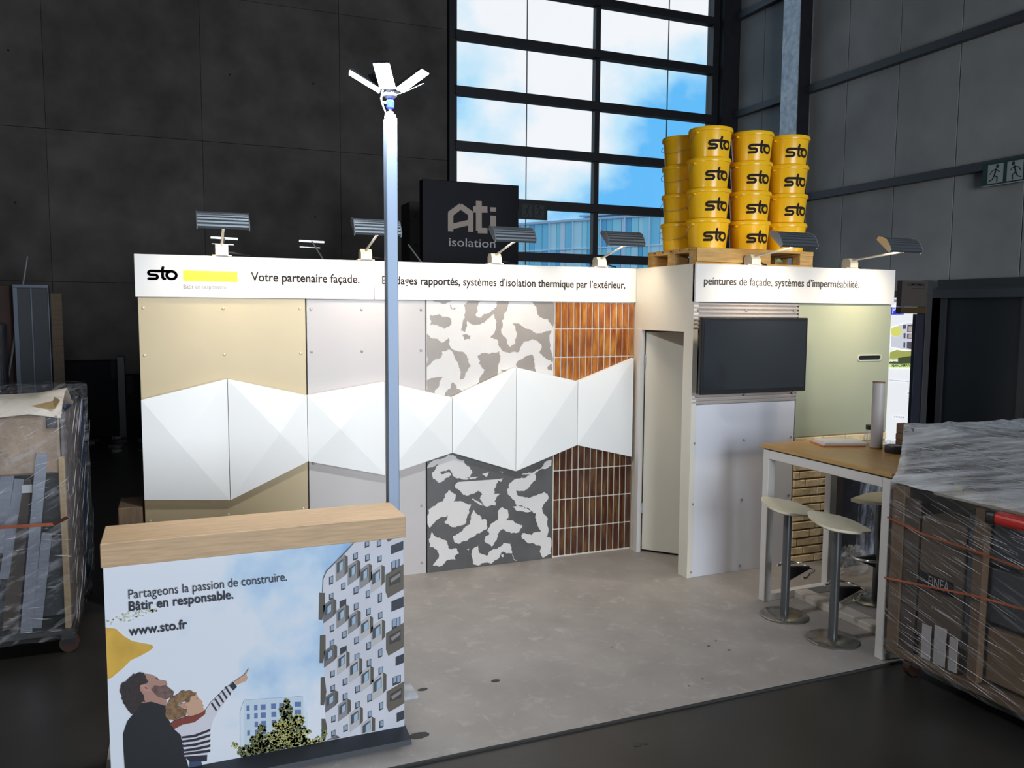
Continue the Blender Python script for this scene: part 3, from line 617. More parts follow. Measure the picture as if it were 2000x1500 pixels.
M_buck = mat('yellow_bucket_plastic', (1.0, .55, .012), .28, spec=.5); M_buck.node_tree.nodes['Principled BSDF'].inputs['Subsurface Weight'].default_value = .25
M_buck.node_tree.nodes['Principled BSDF'].inputs['Subsurface Radius'].default_value = (.06, .03, .005); M_buck.node_tree.nodes['Principled BSDF'].inputs['Subsurface Scale'].default_value = .4
M_wire = mat('bucket_wire', (.55, .50, .42), .4, .7)
BH = .2395
def bucket():
    t = thing('paint_bucket', 'b', 'bucket', (0, 0, 0), 'yellow paint buckets stacked on the pallet')
    r0, r1 = .148, .166
    MB().lathe([(0, 0), (r0-.008, 0), (r0, .006), (r1, BH-.035), (r1+.001, BH-.033), (0.0, BH-.032)], 40).build('body', M_buck, t, local=True, smooth=True)
    MB().lathe([(r1-.002, BH-.034), (r1+.011, BH-.034), (r1+.013, BH-.018), (r1+.008, BH-.003), (r1-.004, BH-.0005), (r1-.012, BH-.008), (0, BH-.009)], 40).build('lid', M_buck, t, local=True, smooth=True)
    # wire handle hanging on the left, with its two lugs
    az = math.radians(105); hp = []
    for k in range(15):
        a = PI*k/14; q = az-PI/2+a; drop = .10*math.sin(a); R = r1+.012-.02*math.sin(a)*.0+.004
        hp.append((R*math.cos(q), R*math.sin(q), BH-.045-drop))
    MB().tube(hp, .0022, 6).build('handle', M_wire, t, local=True)
    for s in (-1, 1):
        q = az+s*PI/2; MB().tube([((r1-.004)*math.cos(q), (r1-.004)*math.sin(q), BH-.045), ((r1+.02)*math.cos(q), (r1+.02)*math.sin(q), BH-.045)], .008, 8).build('handle_lug', M_buck, t, local=True)
    # printed logo wrapped round the front
    b = MB(); sc = .0735; a0 = math.radians(-104)
    for q in LOGO:
        pts = []
        for x, y in q:
            z = .058+y*sc; rr = r0+(r1-r0)*(z/(BH-.035))+.0012; a = a0+(x-1.45)*sc/rr+math.radians(8); pts.append((rr*math.cos(a), rr*math.sin(a), z))
        b._add(pts, [tuple(range(len(pts)))])
    b.build('logo', M_brownink, t, local=True, recalc=False)
    return t
bk0 = bucket(); cols_ = []
xA, xB, xC = at(1383, 400, 1, -.595).x, at(1461, 400, 1, -.58).x, at(1533, 400, 1, -.58).x
spots = [((xA), -.595, 'front left column'), (xB, -.595, 'front middle column'), (xC, -.595, 'front right column'), (xA, -.222, 'rear left column beside the window')]
lv = ['bottom bucket', 'second bucket from the bottom', 'third bucket from the bottom', 'top bucket']; first = True
for (x, y, cn) in spots:
    for k in range(4):
        t = bk0 if first else copy_tree(bk0); first = False
        t.location = (x+random.uniform(-.004, .004)-.004*k*0, y+random.uniform(-.004, .004), pz+.137+k*BH); t.rotation_euler = (0, 0, math.radians(random.uniform(-3, 3)+(0 if y < -.4 else 100)))
        t['label'] = 'yellow paint bucket, %s of the %s' % (lv[k], cn)

# ================================================================== COUNTER WITH PRINTED FRONT
YCF = -2.385
cx0, cx1 = -.085, 1.252
ct = thing('counter', 'promotion counter with oak top and sky poster front', 'counter', ((cx0+cx1)/2, -2.24, 0))
MB().bbox(cx0-.006, cx1+.006, -2.405, -2.088, 1.010, 1.117, .003).build('counter_top', M_oakx, ct)
MB().box(cx0+.004, cx1-.004, YCF+.004, -2.11, .03, 1.010).build('body', M_white, ct)
b = MB(); b.hexa([(cx0-.01, -2.515, 0), (cx1+.002, -2.515, 0), (cx1+.012, -2.10, 0), (cx0-.01, -2.10, 0), (cx0-.01, -2.505, .022), (cx1+.0, -2.505, .022), (cx1+.004, -2.386, .032), (cx0-.002, -2.386, .032)])
b.build('plinth', mat('anthracite_plinth', (.050, .056, .070), .6, spec=.3), ct)
# the poster: sky print, then flat printed shapes, each a hair in front of the last
def poster_sky():
    m = bpy.data.materials.new('poster_sky_print'); m.use_nodes = True; nt = m.node_tree; N = nt.nodes; L = nt.links; b = N['Principled BSDF']; b.inputs['Roughness'].default_value = .5
    tc = N.new('ShaderNodeTexCoord'); t = N.new('ShaderNodeTexNoise'); t.inputs['Scale'].default_value = 3.2; t.inputs['Detail'].default_value = 5; t.inputs['Roughness'].default_value = .5
    L.new(tc.outputs['Object'], t.inputs['Vector']); sx = N.new('ShaderNodeSeparateXYZ'); L.new(tc.outputs['Object'], sx.inputs[0])
    # bluer towards upper right of the print
    a = N.new('ShaderNodeMath'); a.operation = 'MULTIPLY_ADD'; a.inputs[1].default_value = .42; a.inputs[2].default_value = .385; L.new(sx.outputs['X'], a.inputs[0])
    a2 = N.new('ShaderNodeMath'); a2.operation = 'MULTIPLY_ADD'; a2.inputs[1].default_value = .22; L.new(sx.outputs['Z'], a2.inputs[0]); L.new(a.outputs[0], a2.inputs[2])
    a3 = N.new('ShaderNodeMath'); a3.operation = 'MULTIPLY_ADD'; a3.inputs[1].default_value = -1.15; L.new(t.outputs['Fac'], a3.inputs[0]); L.new(a2.outputs[0], a3.inputs[2])
    r = N.new('ShaderNodeValToRGB'); r.color_ramp.elements[0].position = -.0; r.color_ramp.elements[0].color = (.76, .80, .88, 1); r.color_ramp.elements[1].position = .42; r.color_ramp.elements[1].color = (.20, .44, .76, 1)
    e = r.color_ramp.elements.new(.14); e.color = (.58, .72, .88, 1); ad = N.new('ShaderNodeMath'); ad.operation = 'ADD'; ad.inputs[1].default_value = .10
    L.new(a3.outputs[0], ad.inputs[0]); L.new(ad.outputs[0], r.inputs['Fac']); L.new(r.outputs[0], b.inputs['Base Color']); return m
po = MB().box(cx0+.002, cx1-.002, YCF, YCF+.004, .03, 1.010).build('poster_print', poster_sky(), ct)
LAY = [YCF]
def ppt(px, py): 
    w = at(px, py, 1, YCF); return Vector((min(max(w.x, cx0+.003), cx1-.003), LAY[0], min(max(w.z, .035), 1.009)))
def shape(name, polys, m, step=True):
    if step: LAY[0] -= .0004
    b = MB()
    for q in polys: b.flat([ppt(*p) for p in q])
    o = b.build(name, m, po, recalc=False)
    if len(polys) > 1: o['kind'] = 'stuff'
    return o
def Z5(l): return [(180+x*.16, 1280+y*.16) for x, y in l]
def Z6(l): return [(600+x*.2933, 1040+y*.2933) for x, y in l]
def Zb(l): return [(440+x*.11, 1340+y*.11) for x, y in l]
def Zy(l): return [(195+x*.16, 1090+y*.16) for x, y in l]
pm = lambda n, c: mat('print_'+n, c, .5)
# tower block
shape('printed_tower', [Z6([(320,62),(260,130),(185,205),(130,260),(108,310),(104,400),(110,700),(118,1000),(125,1560),(660,1560),(660,20),(380,20)])], mat('print_tower_white', (.62, .63, .70), .5, noise=(3, .07)))
shape('printed_roof_edge', [Z6([(320,62),(260,130),(185,205),(130,260),(108,310),(104,400),(98,400),(102,305),(125,252),(180,198),(254,122),(312,58)])], pm('dark_edge', (.10, .11, .14)))
wins = [(145,285,28,55),(225,330,30,45),(308,355,32,48),(390,380,28,50),(470,400,28,60),(305,130,32,45),(385,140,30,45),(468,150,28,40),(145,400,30,40),(310,465,30,45),(392,500,30,45),(472,525,28,45),(150,610,30,45),(230,650,32,48),(312,690,32,45),(393,725,30,50),(472,770,28,55),(150,710,30,45),(315,800,32,45),(396,840,30,48),(475,890,30,50),(153,915,30,42),(236,965,32,45),(318,1015,32,45),(400,1070,30,50),(478,1125,28,50),(155,1010,30,42),(236,1065,32,45),(320,1120,32,45),(402,1182,30,46),(160,1215,28,42),(240,1275,30,44),(480,1245,28,48),(160,1312,28,40),(383,52,30,40),(463,45,30,45),(560,175,55,60),(563,560,58,65),(568,945,55,55)]
def par(x, y, w, h, k=.45): return [(x, y+k*w*.9), (x+w, y), (x+w, y+h), (x, y+h+k*w*.9)]
shape('printed_windows', [Z6(par(*w)) for w in wins]+[Z6(par(x, y, w, h)) for x, y, w, h in [(215,440,45,55),(218,752,45,55),(560,425,82,70),(588,805,60,60),(595,1180,56,60),(558,55,82,58)]], pm('window_frame', (.035, .038, .055)))
shape('printed_panes', [Z6(par(x+6, y+7, w*.36, h-12)) for x, y, w, h in wins]+[Z6(par(x+w*.56, y+5, w*.32, h-12)) for x, y, w, h in wins], pm('window_pane', (.30, .38, .52)))
bays = [(190,190,58,140,1),(270,225,62,130,1),(348,250,62,130,1),(424,265,70,140,2),(107,485,65,120,0),(195,520,60,120,1),(272,560,62,120,1),(350,600,66,125,2),(425,630,72,140,2),(112,790,65,110,0),(200,830,60,120,2),(277,880,68,125,2),(352,935,68,130,2),(430,985,75,140,2),(120,1095,65,105,0),(205,1150,63,110,1),(283,1205,66,125,2),(360,1275,70,120,2),(125,1400,70,110,0)]
def bay_front(x, y, w, h): return [(x, y), (x+w, y-.72*w), (x+w, y-.72*w+h), (x, y+h)]
def bay_side(x, y, w, h): return [(x+w, y-.72*w), (x+w+22, y-.72*w+12), (x+w+22, y-.72*w+h-26), (x+w, y-.72*w+h)]
for i, c in enumerate([(.155, .15, .16), (.28, .27, .275), (.50, .49, .50)]): shape('printed_bay_fronts', [Z6(bay_front(*b_[:4])) for b_ in bays if b_[4] == i], pm('bay_%d' % i, c), i == 0)
shape('printed_bay_sides', [Z6(bay_side(*b_[:4])) for b_ in bays]+[Z6([(80,400),(118,402),(118,500),(100,582),(76,580)]), Z6([(85,685),(122,680),(122,780),(104,868),(82,868)]), Z6([(90,965),(115,960),(128,1060),(112,1150),(88,1148)]), Z6([(95,1240),(120,1240),(134,1300),(120,1420),(98,1420)])], pm('bay_side', (.10, .088, .075)), False)
shape('printed_bay_openings', [Z6([(x+.12*w, y-.05*w+.12*h), (x+.86*w, y-.58*w+.12*h), (x+.86*w, y-.58*w+.62*h), (x+.12*w, y-.05*w+.62*h)]) for x, y, w, h, _ in bays], pm('bay_opening', (.07, .075, .095)))
shape('printed_bay_glass', [Z6([(x+.42*w, y-.27*w+.24*h), (x+.80*w, y-.54*w+.20*h), (x+.80*w, y-.54*w+.60*h), (x+.42*w, y-.27*w+.62*h)]) for x, y, w, h, _ in bays], pm('bay_glass', (.36, .50, .64)))
big = [(522,250,120,185),(525,640,118,180),(528,1030,120,165)]
shape('printed_balconies', [Z6([(x, y+30), (x+w, y-40), (x+w, y+h-60), (x+15, y+h), (x, y+h-40)]) for x, y, w, h in big]+[Z6([(525,38),(580,30),(540,62)])], pm('balcony_brown', (.125, .105, .085)))
shape('printed_balcony_openings', [Z6([(x+22, y+48), (x+w-22, y+2), (x+w-22, y+h*.42), (x+22, y+h*.58)]) for x, y, w, h in big], pm('balcony_shadow', (.045, .043, .045)))
shape('printed_balcony_ceilings', [Z6([(x+30, y+60), (x+w-26, y+18), (x+w-26, y+40), (x+38, y+82)]) for x, y, w, h in big], pm('balcony_ceiling', (.26, .24, .23)))
# pale block far behind and the tree
shape('printed_block', [Zb([(335,240),(1380,175),(1460,480),(1465,1100),(300,1210),(265,1080),(262,450),(300,330)])], pm('block_pale', (.56, .67, .78)))
shape('printed_block_side', [Zb([(1380,175),(1460,480),(1465,1100),(1385,1100)]), Zb([(300,330),(335,240),(335,1200),(300,1210),(265,1080),(262,450)])], pm('block_side', (.66, .75, .85)))
bwn = [(375,335,55,95),(510,325,60,92),(625,315,90,95),(812,300,88,95),(955,290,65,90),(1230,270,112,85),(380,482,55,95),(512,470,62,95),(630,460,88,92),(818,445,84,92),(965,435,62,90),(1230,410,112,90),(520,620,60,95),(638,608,82,92),(822,590,82,92),(525,765,58,92),(668,755,60,90),(388,775,50,95)]
shape('printed_block_windows', [Zb([(x, y+4), (x+w, y), (x+w, y+h), (x, y+h+4)]) for x, y, w, h in bwn], pm('block_window', (.12, .19, .40)))
rs = random.Random(3); leaves = [[], [], []]
def leaf_blob(cx, cy, rx, ry, n, k):
    for _ in range(n):
        a = rs.uniform(0, 2*PI); q = rs.random()**.5; x = cx+rx*q*math.cos(a); y = cy+ry*q*math.sin(a); s = rs.uniform(14, 36); r0 = rs.uniform(0, PI)
        leaves[(k+rs.randint(0, 1)) % 3].append(Zb([(x+s*math.cos(r0+t)*rs.uniform(.5, 1.2), y+s*math.sin(r0+t)*rs.uniform(.5, 1.2)) for t in (0, 1.2, 2.4, 3.6, 4.9)]))
for a in [(1090,300,60,90,40,0),(1080,420,120,90,80,0),(1100,560,120,80,80,0),(1010,680,170,90,120,1),(1280,600,130,110,110,1),(1180,760,260,110,200,0),(640,780,80,110,60,0),(630,960,190,110,170,0),(980,900,260,140,260,1),(1250,930,200,120,160,1),(480,1150,260,120,240,0),(900,1080,350,130,330,0),(1350,980,170,90,110,1),(1420,800,90,30,25,1),(160,1060,60,70,14,1),(1640,960,110,70,40,1),(1750,830,40,70,20,0)]: leaf_blob(*a)
for i, c in enumerate([(.07, .085, .045), (.22, .24, .085), (.52, .50, .17)]): shape('printed_leaves', leaves[i], pm('leaf_%d' % i, c))
# golden leaf out of focus at the left edge and a twig
shape('printed_golden_leaf', [Zy([(52,850),(200,860),(300,950),(400,1010),(520,1035),(640,1055),(655,1085),(600,1130),(480,1195),(380,1240),(280,1340),(150,1450),(85,1475)])], mat('print_gold', (.70, .42, .06), .5, noise=(6, .25)))
tw = []
for _ in range(70):
    x = rs.uniform(50, 700); y = 780-x*.22+rs.gauss(0, 28)*(1.4-x/700); s = rs.uniform(8, 26); tw.append(Zy([(x, y), (x+s, y-s*.7), (x+s*1.6, y-s*.3), (x+s*.8, y+s*.4)]))
shape('printed_twig', tw, pm('twig', (.60, .63, .45)))
# the two people of the print, seen from behind the shoulder, looking up
shape('printed_jumper', [Z5([(520,690),(580,570),(720,548),(915,605),(890,700),(960,820),(1080,960),(1110,1120),(1150,1260),(1180,1375),(1200,1900),(420,1900),(400,1375),(385,1150),(380,950),(430,800)])], pm('black_knit', (.010, .011, .016)))
shape('printed_child_top', [Z5([(1000,890),(1100,830),(1250,800),(1385,660),(1450,560),(1720,310),(1770,370),(1650,520),(1530,690),(1480,770),(1450,880),(1420,1080),(1405,1210),(1125,1225),(1110,1050),(1080,960)])], pm('white_cotton', (.66, .65, .72)))
st = [Z5([(1090, a), (1250, a-25), (1445, b_), (1440, b_+30), (1250, a+10), (1095, a+24)]) for a, b_ in [(980,885),(1030,950),(1088,1015),(1142,1078),(1186,1140)]]
st += [Z5([(x-34, y-34), (x-14, y-46), (x+44, y+44), (x+30, y+66)]) for x, y in [(1480,610),(1522,560),(1566,512),(1608,464),(1652,416)]]+[Z5([(1668,362),(1722,312),(1768,372),(1722,420)]), Z5([(1125,1225),(1405,1203),(1400,1280),(1200,1295)])]
shape('printed_stripes', st, pm('navy_stripe', (.018, .020, .035)))
shape('printed_jeans', [Z5([(1190,1290),(1330,1278),(1345,1345),(1340,1420),(1190,1420)])], pm('denim', (.05, .07, .15)))
shape('printed_child_face', [Z5([(1180,450),(1270,450),(1300,510),(1350,555),(1342,580),(1362,600),(1350,625),(1378,655),(1330,690),(1180,740),(1150,640),(1100,620),(1150,560)]), Z5([(1735,310),(1800,265),(1855,228),(1908,150),(1914,154),(1880,225),(1898,262),(1880,302),(1765,352)])], pm('skin_light', (.60, .36, .25)))
shape('printed_scarf', [Z5([(950,830),(1000,790),(1150,735),(1300,710),(1385,655),(1380,705),(1250,805),(1100,835),(1010,885)])], pm('rust_scarf', (.22, .045, .030)))
shape('printed_child_hair', [Z5(rough_poly([(890,700),(930,560),(1020,480),(1150,430),(1290,440),(1262,475),(1200,500),(1180,560),(1100,560),(1050,600),(1120,650),(1160,640),(1140,730),(1000,780),(920,760)], 2, .2))], mat('print_fair_curls', (.23, .13, .065), .5, noise=(60, .5)))
shape('printed_child_ear', [Z5([(1060,590),(1110,570),(1165,610),(1150,640),(1090,630)])], pm('skin_ear', (.52, .30, .22)))
shape('printed_face', [Z5([(630,215),(720,225),(790,255),(820,290),(910,305),(920,345),(905,355),(950,390),(1000,430),(990,480),(910,525),(905,605),(720,552),(600,570),(540,430),(540,390),(590,350),(650,330)])], pm('skin_mid', (.43, .24, .19)))
shape('printed_beard', [Z5([(720,400),(765,350),(830,365),(900,345),(912,362),(950,392),(1000,430),(988,480),(910,525),(800,490),(745,435)])], mat('print_beard', (.16, .095, .085), .5, noise=(60, .35)))
shape('printed_hair', [Z5(rough_poly([(345,400),(360,340),(430,290),(470,250),(560,205),(630,200),(655,240),(690,310),(640,335),(590,350),(600,430),(650,555),(560,610),(500,700),(440,660),(400,590),(360,520)], 2, .2))], mat('print_dark_curls', (.030, .020, .022), .5, noise=(60, .4)))
shape('printed_ear', [Z5([(588,350),(640,338),(690,370),(725,425),(660,432),(605,395)]), ], pm('skin_ear2', (.50, .27, .22)))
shape('printed_brow', [Z5([(770,262),(800,262),(815,285),(795,278)]), Z5([(640,372),(670,378),(680,395),(650,388)]), Z5([(1265,515),(1290,512),(1285,522)])], pm('feature_dark', (.06, .035, .03)))
def ptext(body, a, b_, size, bold):
    A = at(*a, 1, YCF); B = at(*b_, 1, YCF); z = (A.z+B.z)/2; A.z = B.z = z; A.y = B.y = LAY[0]
    put_text('lettering', body, pm('navy_text', (.012, .014, .03)), po, A, B, size, bold=bold, nrm=.0005)
ptext('Partageons la passion de construire.', (250, 1167), (560, 1134), .060, 0)
ptext('Bâtir en responsable.', (251, 1190), (456, 1169), .060, .018)
ptext('www.sto.fr', (253, 1238), (366, 1227), .060, .018)

# ================================================================== HIGH TABLE AND STOOLS
TX0, TX1, TY0, TY1, TZ = 4.18, 5.0, -2.655, -1.465, 1.17
tbl = thing('high_table', 'high bar table with oak top and white square-tube frame', 'table', ((TX0+TX1)/2, (TY0+TY1)/2, 0))
MB().bbox(TX0, TX1, TY0, TY1, TZ-.028, TZ, .003).build('table_top', mat('oak_table_top', (.52, .30, .095), .38, noise=(4, .12, (8, 1, 8)), bump=(20, .03, (8, 1, 8))), tbl)
MB().box(TX0+.02, TX1-.02, TY0+.02, TY1-.02, TZ-.040, TZ-.028).build('spacer', M_black, tbl)
M_tube = mat('white_powder_coat', (.72, .70, .68), .4); s_ = .062; zt_ = TZ-.040; lx0, lx1 = 4.195, 4.85
for y in (TY1-.015-s_, TY0+.02):
    for x in (lx0, lx1-s_): MB().bbox(x, x+s_, y, y+s_, 0.0, zt_, .003).build('leg', M_tube, tbl)
    MB().bbox(lx0+s_, lx1-s_, y, y+s_, 0.0, .055, .003).build('foot_rail', M_tube, tbl); MB().bbox(lx0+s_, lx1-s_, y, y+s_, zt_-s_, zt_, .003).build('top_rail', M_tube, tbl)
for x in (lx0, lx1-s_): MB().bbox(x, x+s_, TY0+.02+s_, TY1-.015-s_, zt_-s_, zt_, .003).build('side_rail', M_tube, tbl)
MB().bbox(4.475, 4.60, TY0+.02+s_, TY1-.015-s_, 0, .05, .003).build('floor_beam', mat('beech_beam', (.60, .54, .48), .5, noise=(5, .12, (8, 1, 8))), tbl)
# stools
M_seat = mat('cream_leather', (.80, .74, .57), .45, noise=(30, .03), bump=(120, .03)); M_post = mat('stool_grey_metal', (.12, .125, .13), .32, .5); M_base = mat('stool_base_metal', (.30, .285, .26), .24, .8)
def stool():
    t = thing('bar_stool', 's', 'stool', (0, 0, 0), 'bar stools at the high table')
    MB().lathe([(.165, 0), (.166, .008), (.160, .013), (.04, .017), (.0, .017)], 40).build('base_plate', M_base, t, local=True, smooth=True)
    MB().lathe([(.029, .015), (.029, .735), (.045, .75), (0, .752)], 20).build('column', M_post, t, local=True, smooth=True)
    # saddle seat: half-moon in plan, back edge swept up
    n, m = 32, 7; top = []; bot = []; vs = []; fs = []
    def zsurf(x, y): u = max(0, -x)/.2; return .772+.055*u**1.6-.018*max(0, x)/.2+.012*(abs(y)/.18)**2
    for i in range(m+1):
        r = i/m
        for k in range(n):
            a = 2*PI*k/n; x = .205*math.cos(a); y = .190*math.sin(a)
            if x > 0: x = .225*math.copysign(abs(math.cos(a))**.8, 1); y = .190*math.sin(a)*(1-.55*(x/.225)**1.6)
            top.append((x*r, y*r))
    for x, y in top: vs.append((x, y, zsurf(x, y)))
    for i, (x, y) in enumerate(top):
        r = (i//n)/m; vs.append((x*.985, y*.985, zsurf(x, y)-.030+.014*r**6))
    N_ = len(top)
    for i in range(m):
        for k in range(n):
            a, b_, c, d = i*n+k, i*n+(k+1) % n, (i+1)*n+(k+1) % n, (i+1)*n+k
            fs += [(a, d, c, b_), (a+N_, b_+N_, c+N_, d+N_)]
    fs += [(m*n+k, m*n+(k+1) % n, m*n+(k+1) % n+N_, m*n+k+N_) for k in range(n)]
    rz_ = Matrix.Rotation(math.radians(-38), 3, 'Z'); vs = [rz_ @ Vector((x*.9, y*1.0, z)) for x, y, z in vs]
    b = MB(); b._add(vs, fs); b.build('seat', M_seat, t, local=True, smooth=True)
    fr = MB(); fr.tube([(.135*math.cos(a)+.055, .150*math.sin(a), .335+.012*abs(math.sin(a))-.03*(1 if abs(a) > 1.5 else 0)) for a in [math.radians(-100+200*k/18) for k in range(19)]], .0095, 10)
    fr.build('foot_ring', M_chrome, t, local=True, smooth=True)
    MB().prism([(.02, -.012, .355), (.185, -.012, .345), (.185, -.012, .325), (.02, -.012, .255)], (0, .024, 0)).build('foot_bracket', M_black, t, local=True)
    return t
s0 = stool(); s0.location = (4.144, -1.82, 0); s0['label'] = 'cream-seated bar stool at the far left corner of the high table'; s0.rotation_euler = (0, 0, math.radians(-6))
s1 = copy_tree(s0); s1.location = (4.146, -2.276, 0); s1['label'] = 'cream-seated bar stool in front, nearest to the wrapped load'; s1.rotation_euler = (0, 0, math.radians(-8))
s2 = copy_tree(s0); s2.location = (4.985, -1.83, 0); s2['label'] = 'cream-seated bar stool on the far side of the high table'; s2.rotation_euler = (0, 0, math.radians(176))
# things on the table
pp = thing('paper_stack', 'stack of white and orange papers on the high table', 'papers', (4.7, -1.7, TZ))
for k, (c, dx, a) in enumerate([((.55, .16, .08), -.02, 3), ((.80, .45, .25), -.01, 2), ((.75, .72, .72), 0, 0), ((.80, .79, .80), .01, -1), ((.82, .81, .82), .015, 1)]):
    b = MB(); b.box(-.16, .15, -.11, .11, k*.0055, k*.0055+.005); r = Matrix.Rotation(math.radians(-22+a), 3, 'Z'); b.v = [r @ v+Vector((dx, 0, 0)) for v in b.v]; b.build('sheet_bundle', mat('paper_%d' % k, c, .7), pp, local=True)
tbp = at(1711, 876, 2, TZ)
t = thing('cardboard_tube', 'tall upright grey cardboard tube on the high table', 'tube', (tbp.x, tbp.y, TZ)); hh = .475
MB().lathe([(.034, 0), (.041, 0), (.041, hh), (.034, hh), (.034, 0)], 32).build('tube_wall', mat('grey_paper_tube', (.46, .42, .42), .45), t, local=True, smooth=True)
MB().lathe([(.0415, 0), (.0418, .012), (.0415, .012)], 32).lathe([(.0415, hh-.008), (.0418, hh), (.0415, hh)], 32).build('tube_rim', mat('brown_rim', (.25, .15, .09), .6), t, local=True, smooth=True)
tp = at(1750, 884, 2, TZ)
t = thing('tape_roll', 'roll of black adhesive tape lying on the high table', 'tape', (tp.x, tp.y, TZ))
MB().lathe([(.035, 0), (.072, 0), (.074, .004), (.074, .046), (.072, .05), (.035, .05), (.035, 0)], 36).build('tape_body', M_black, t, local=True, smooth=True)
MB().lathe([(.031, .0), (.035, .0), (.035, .051), (.031, .051), (.031, 0)], 30).build('tape_core', mat('tape_core_card', (.45, .42, .38), .7), t, local=True)
jp = at(1700, 866, 2, TZ)
t = thing('plastic_jar', 'clear plastic jar with black lid behind the cardboard tube', 'jar', (jp.x, jp.y, TZ))
M_clear = film_mat('clear_jar', .18, .4, (.9, .9, .92), scale=3, rough=.1, bump=.1)
MB().lathe([(.0, .001), (.044, .001), (.046, .01), (.046, .085), (.036, .105), (.033, .107)], 28).build('jar_body', M_clear, t, local=True, smooth=True)
MB().lathe([(.034, .104), (.037, .106), (.037, .135), (.034, .138), (0, .138)], 28).build('lid', M_black, t, local=True, smooth=True)
MB().tube([(-.05, .01, .02), (-.07, .0, .05), (-.055, -.01, .085)], .007, 8).build('jar_grip', M_clear, t, local=True)
bp_ = Vector((4.93, -2.06, TZ)); M_blk = mat('brown_wood_block', (.20, .12, .07), .6, noise=(8, .2, (1, 1, 6)), rnd=.15)
for k, (w, h, dx, lab) in enumerate([(.075, .075, 0, 'bottom of the stacked brown blocks on the high table'), (.095, .045, .008, 'middle of the stacked brown blocks on the high table'), (.075, .07, .002, 'top of the stacked brown blocks on the high table')]):
    z0 = TZ+(0, .0752, .1204)[k]; tag(MB().bbox(bp_.x-w/2+dx, bp_.x+w/2+dx, bp_.y-.04, bp_.y+.04, z0, z0+h, .004).build('wooden_block', M_blk), 'brown wooden block, '+lab, 'block', 'brown blocks stacked on the table')

# ================================================================== WRAPPED LOADS
def film_shell(rings, n=10, jit=.006, cap=True, seed=1):
    """loft of four-cornered rings, each side cut into n, slightly crumpled"""
    r = random.Random(seed); b = MB(); vs = []; fs = []; m = 4*n
    for i, c in enumerate(rings):
        for s in range(4):
            A, B = Vector(c[s]), Vector(c[(s+1) % 4])
            for k in range(n):
                p = A.lerp(B, k/n); q = jit if 0 < k else jit*.3; vs.append(p+Vector((r.uniform(-q, q), r.uniform(-q, q), r.uniform(-q, q))))
    for i in range(len(rings)-1): fs += [(i*m+k, i*m+(k+1) % m, (i+1)*m+(k+1) % m, (i+1)*m+k) for k in range(m)]
    if cap:
        o = (len(rings)-1)*m; c = sum((vs[o+k] for k in range(m)), Vector())/m; vs.append(c); fs += [(o+k, o+(k+1) % m, len(vs)-1) for k in range(m)]
    b._add(vs, fs); return b
def rect(x0, x1, y0, y1, z, dz=(0, 0, 0, 0)): return [(x0, y0, z+dz[0]), (x1, y0, z+dz[1]), (x1, y1, z+dz[2]), (x0, y1, z+dz[3])]
def caster(t, x, y, z1):
    MB().tube([(x, y-.022, .055+FZ), (x, y+.022, .055+FZ)], .055, 20).build('caster_wheel', mat('caster_red_rubber', (.05, .018, .012), .5), t)
    MB().box(x-.04, x+.04, y-.03, y-.024, .05, z1).box(x-.04, x+.04, y+.024, y+.03, .05, z1).box(x-.045, x+.045, y-.04, y+.04, z1-.01, z1).build('caster_fork', M_dark, t)
M_strap = mat('orange_strap', (.36, .09, .035), .4, noise=(5, .4)); M_darkbox = mat('dark_fibre_board', (.045, .030, .022), .6, noise=(3, .25), rnd=.2); M_slate = mat('slate_board', (.035, .04, .05), .55); M_ply = mat('plywood_edge', (.115, .068, .036), .7, noise=(6, .2, (1, 1, 8)))
wl = thing('wrapped_load', 'film-wrapped trolley load of dark boards and cartons at the right edge', 'load', (4.8, -3.45, 0))
X0 = 4.125
MB().bbox(X0, 5.45, -4.2, -2.715, .11, .155, .004).build('deck', M_ply, wl)
for x, y in [(X0+.10, -2.83), (5.3, -2.83), (X0+.12, -4.05)]: caster(wl, x, y, .11)
MB().bbox(X0, X0+.05, -2.80, -2.72, .155, 1.12, .003).build('corner_post', M_ply, wl)
MB().bbox(X0+.004, 5.40, -2.765, -2.745, .156, 1.10, .003).build('end_board', M_darkbox, wl)
MB().bbox(X0+.012, X0+.03, -2.90, -2.803, .156, 1.06, .003).build('side_board', M_darkbox, wl)
bx = MB().bbox(X0+.02, X0+.5, -3.20, -2.91, .30, .98, .006).build('carton', mat('printed_carton', (.075, .052, .034), .7, noise=(4, .12)), wl)
la = [at(1796, 1112, 0, X0+.019), at(1863, 1140, 0, X0+.019), at(1862, 1168, 0, X0+.019), at(1796, 1142, 0, X0+.019)]
MB().flat(la).build('carton_label', M_ink, bx, recalc=False)
A_ = at(1812, 1143, 0, X0+.0185); B_ = at(1853, 1158, 0, X0+.0185)
put_text('carton_lettering', 'FINEA', mat('label_pale', (.30, .28, .27), .6), bx, (A_.x, A_.y, A_.z), (A_.x, B_.y, A_.z-.0), .085, nrm=.001)
MB().bbox(X0+.02, X0+.45, -3.19, -2.93, .156, .295, .006).build('carton', M_card, wl)
for k, (y, w, h) in enumerate([(-2.99, .06, .20), (-3.08, .075, .22), (-3.165, .05, .19)]): MB().box(X0+.008, X0+.012, y-w/2, y+w/2, .165, .165+h).build('paper_sheet', mat('film_white_paper', (.40, .38, .38), .6), wl)
MB().bbox(X0+.01, X0+.06, -3.31, -3.25, .156, 1.10, .003).build('timber_post', M_ply, wl)
for k, z in enumerate((.18, .50, .82)): MB().bbox(X0+.06, X0+.6, -3.9, -3.32, z, z+.29, .006).build('crate', (M_card, M_slate, M_slate)[k], wl)
MB().bbox(X0+.03, X0+.06, -3.245, -3.205, .42, 1.05, .002).build('slate_strip', M_slate, wl)
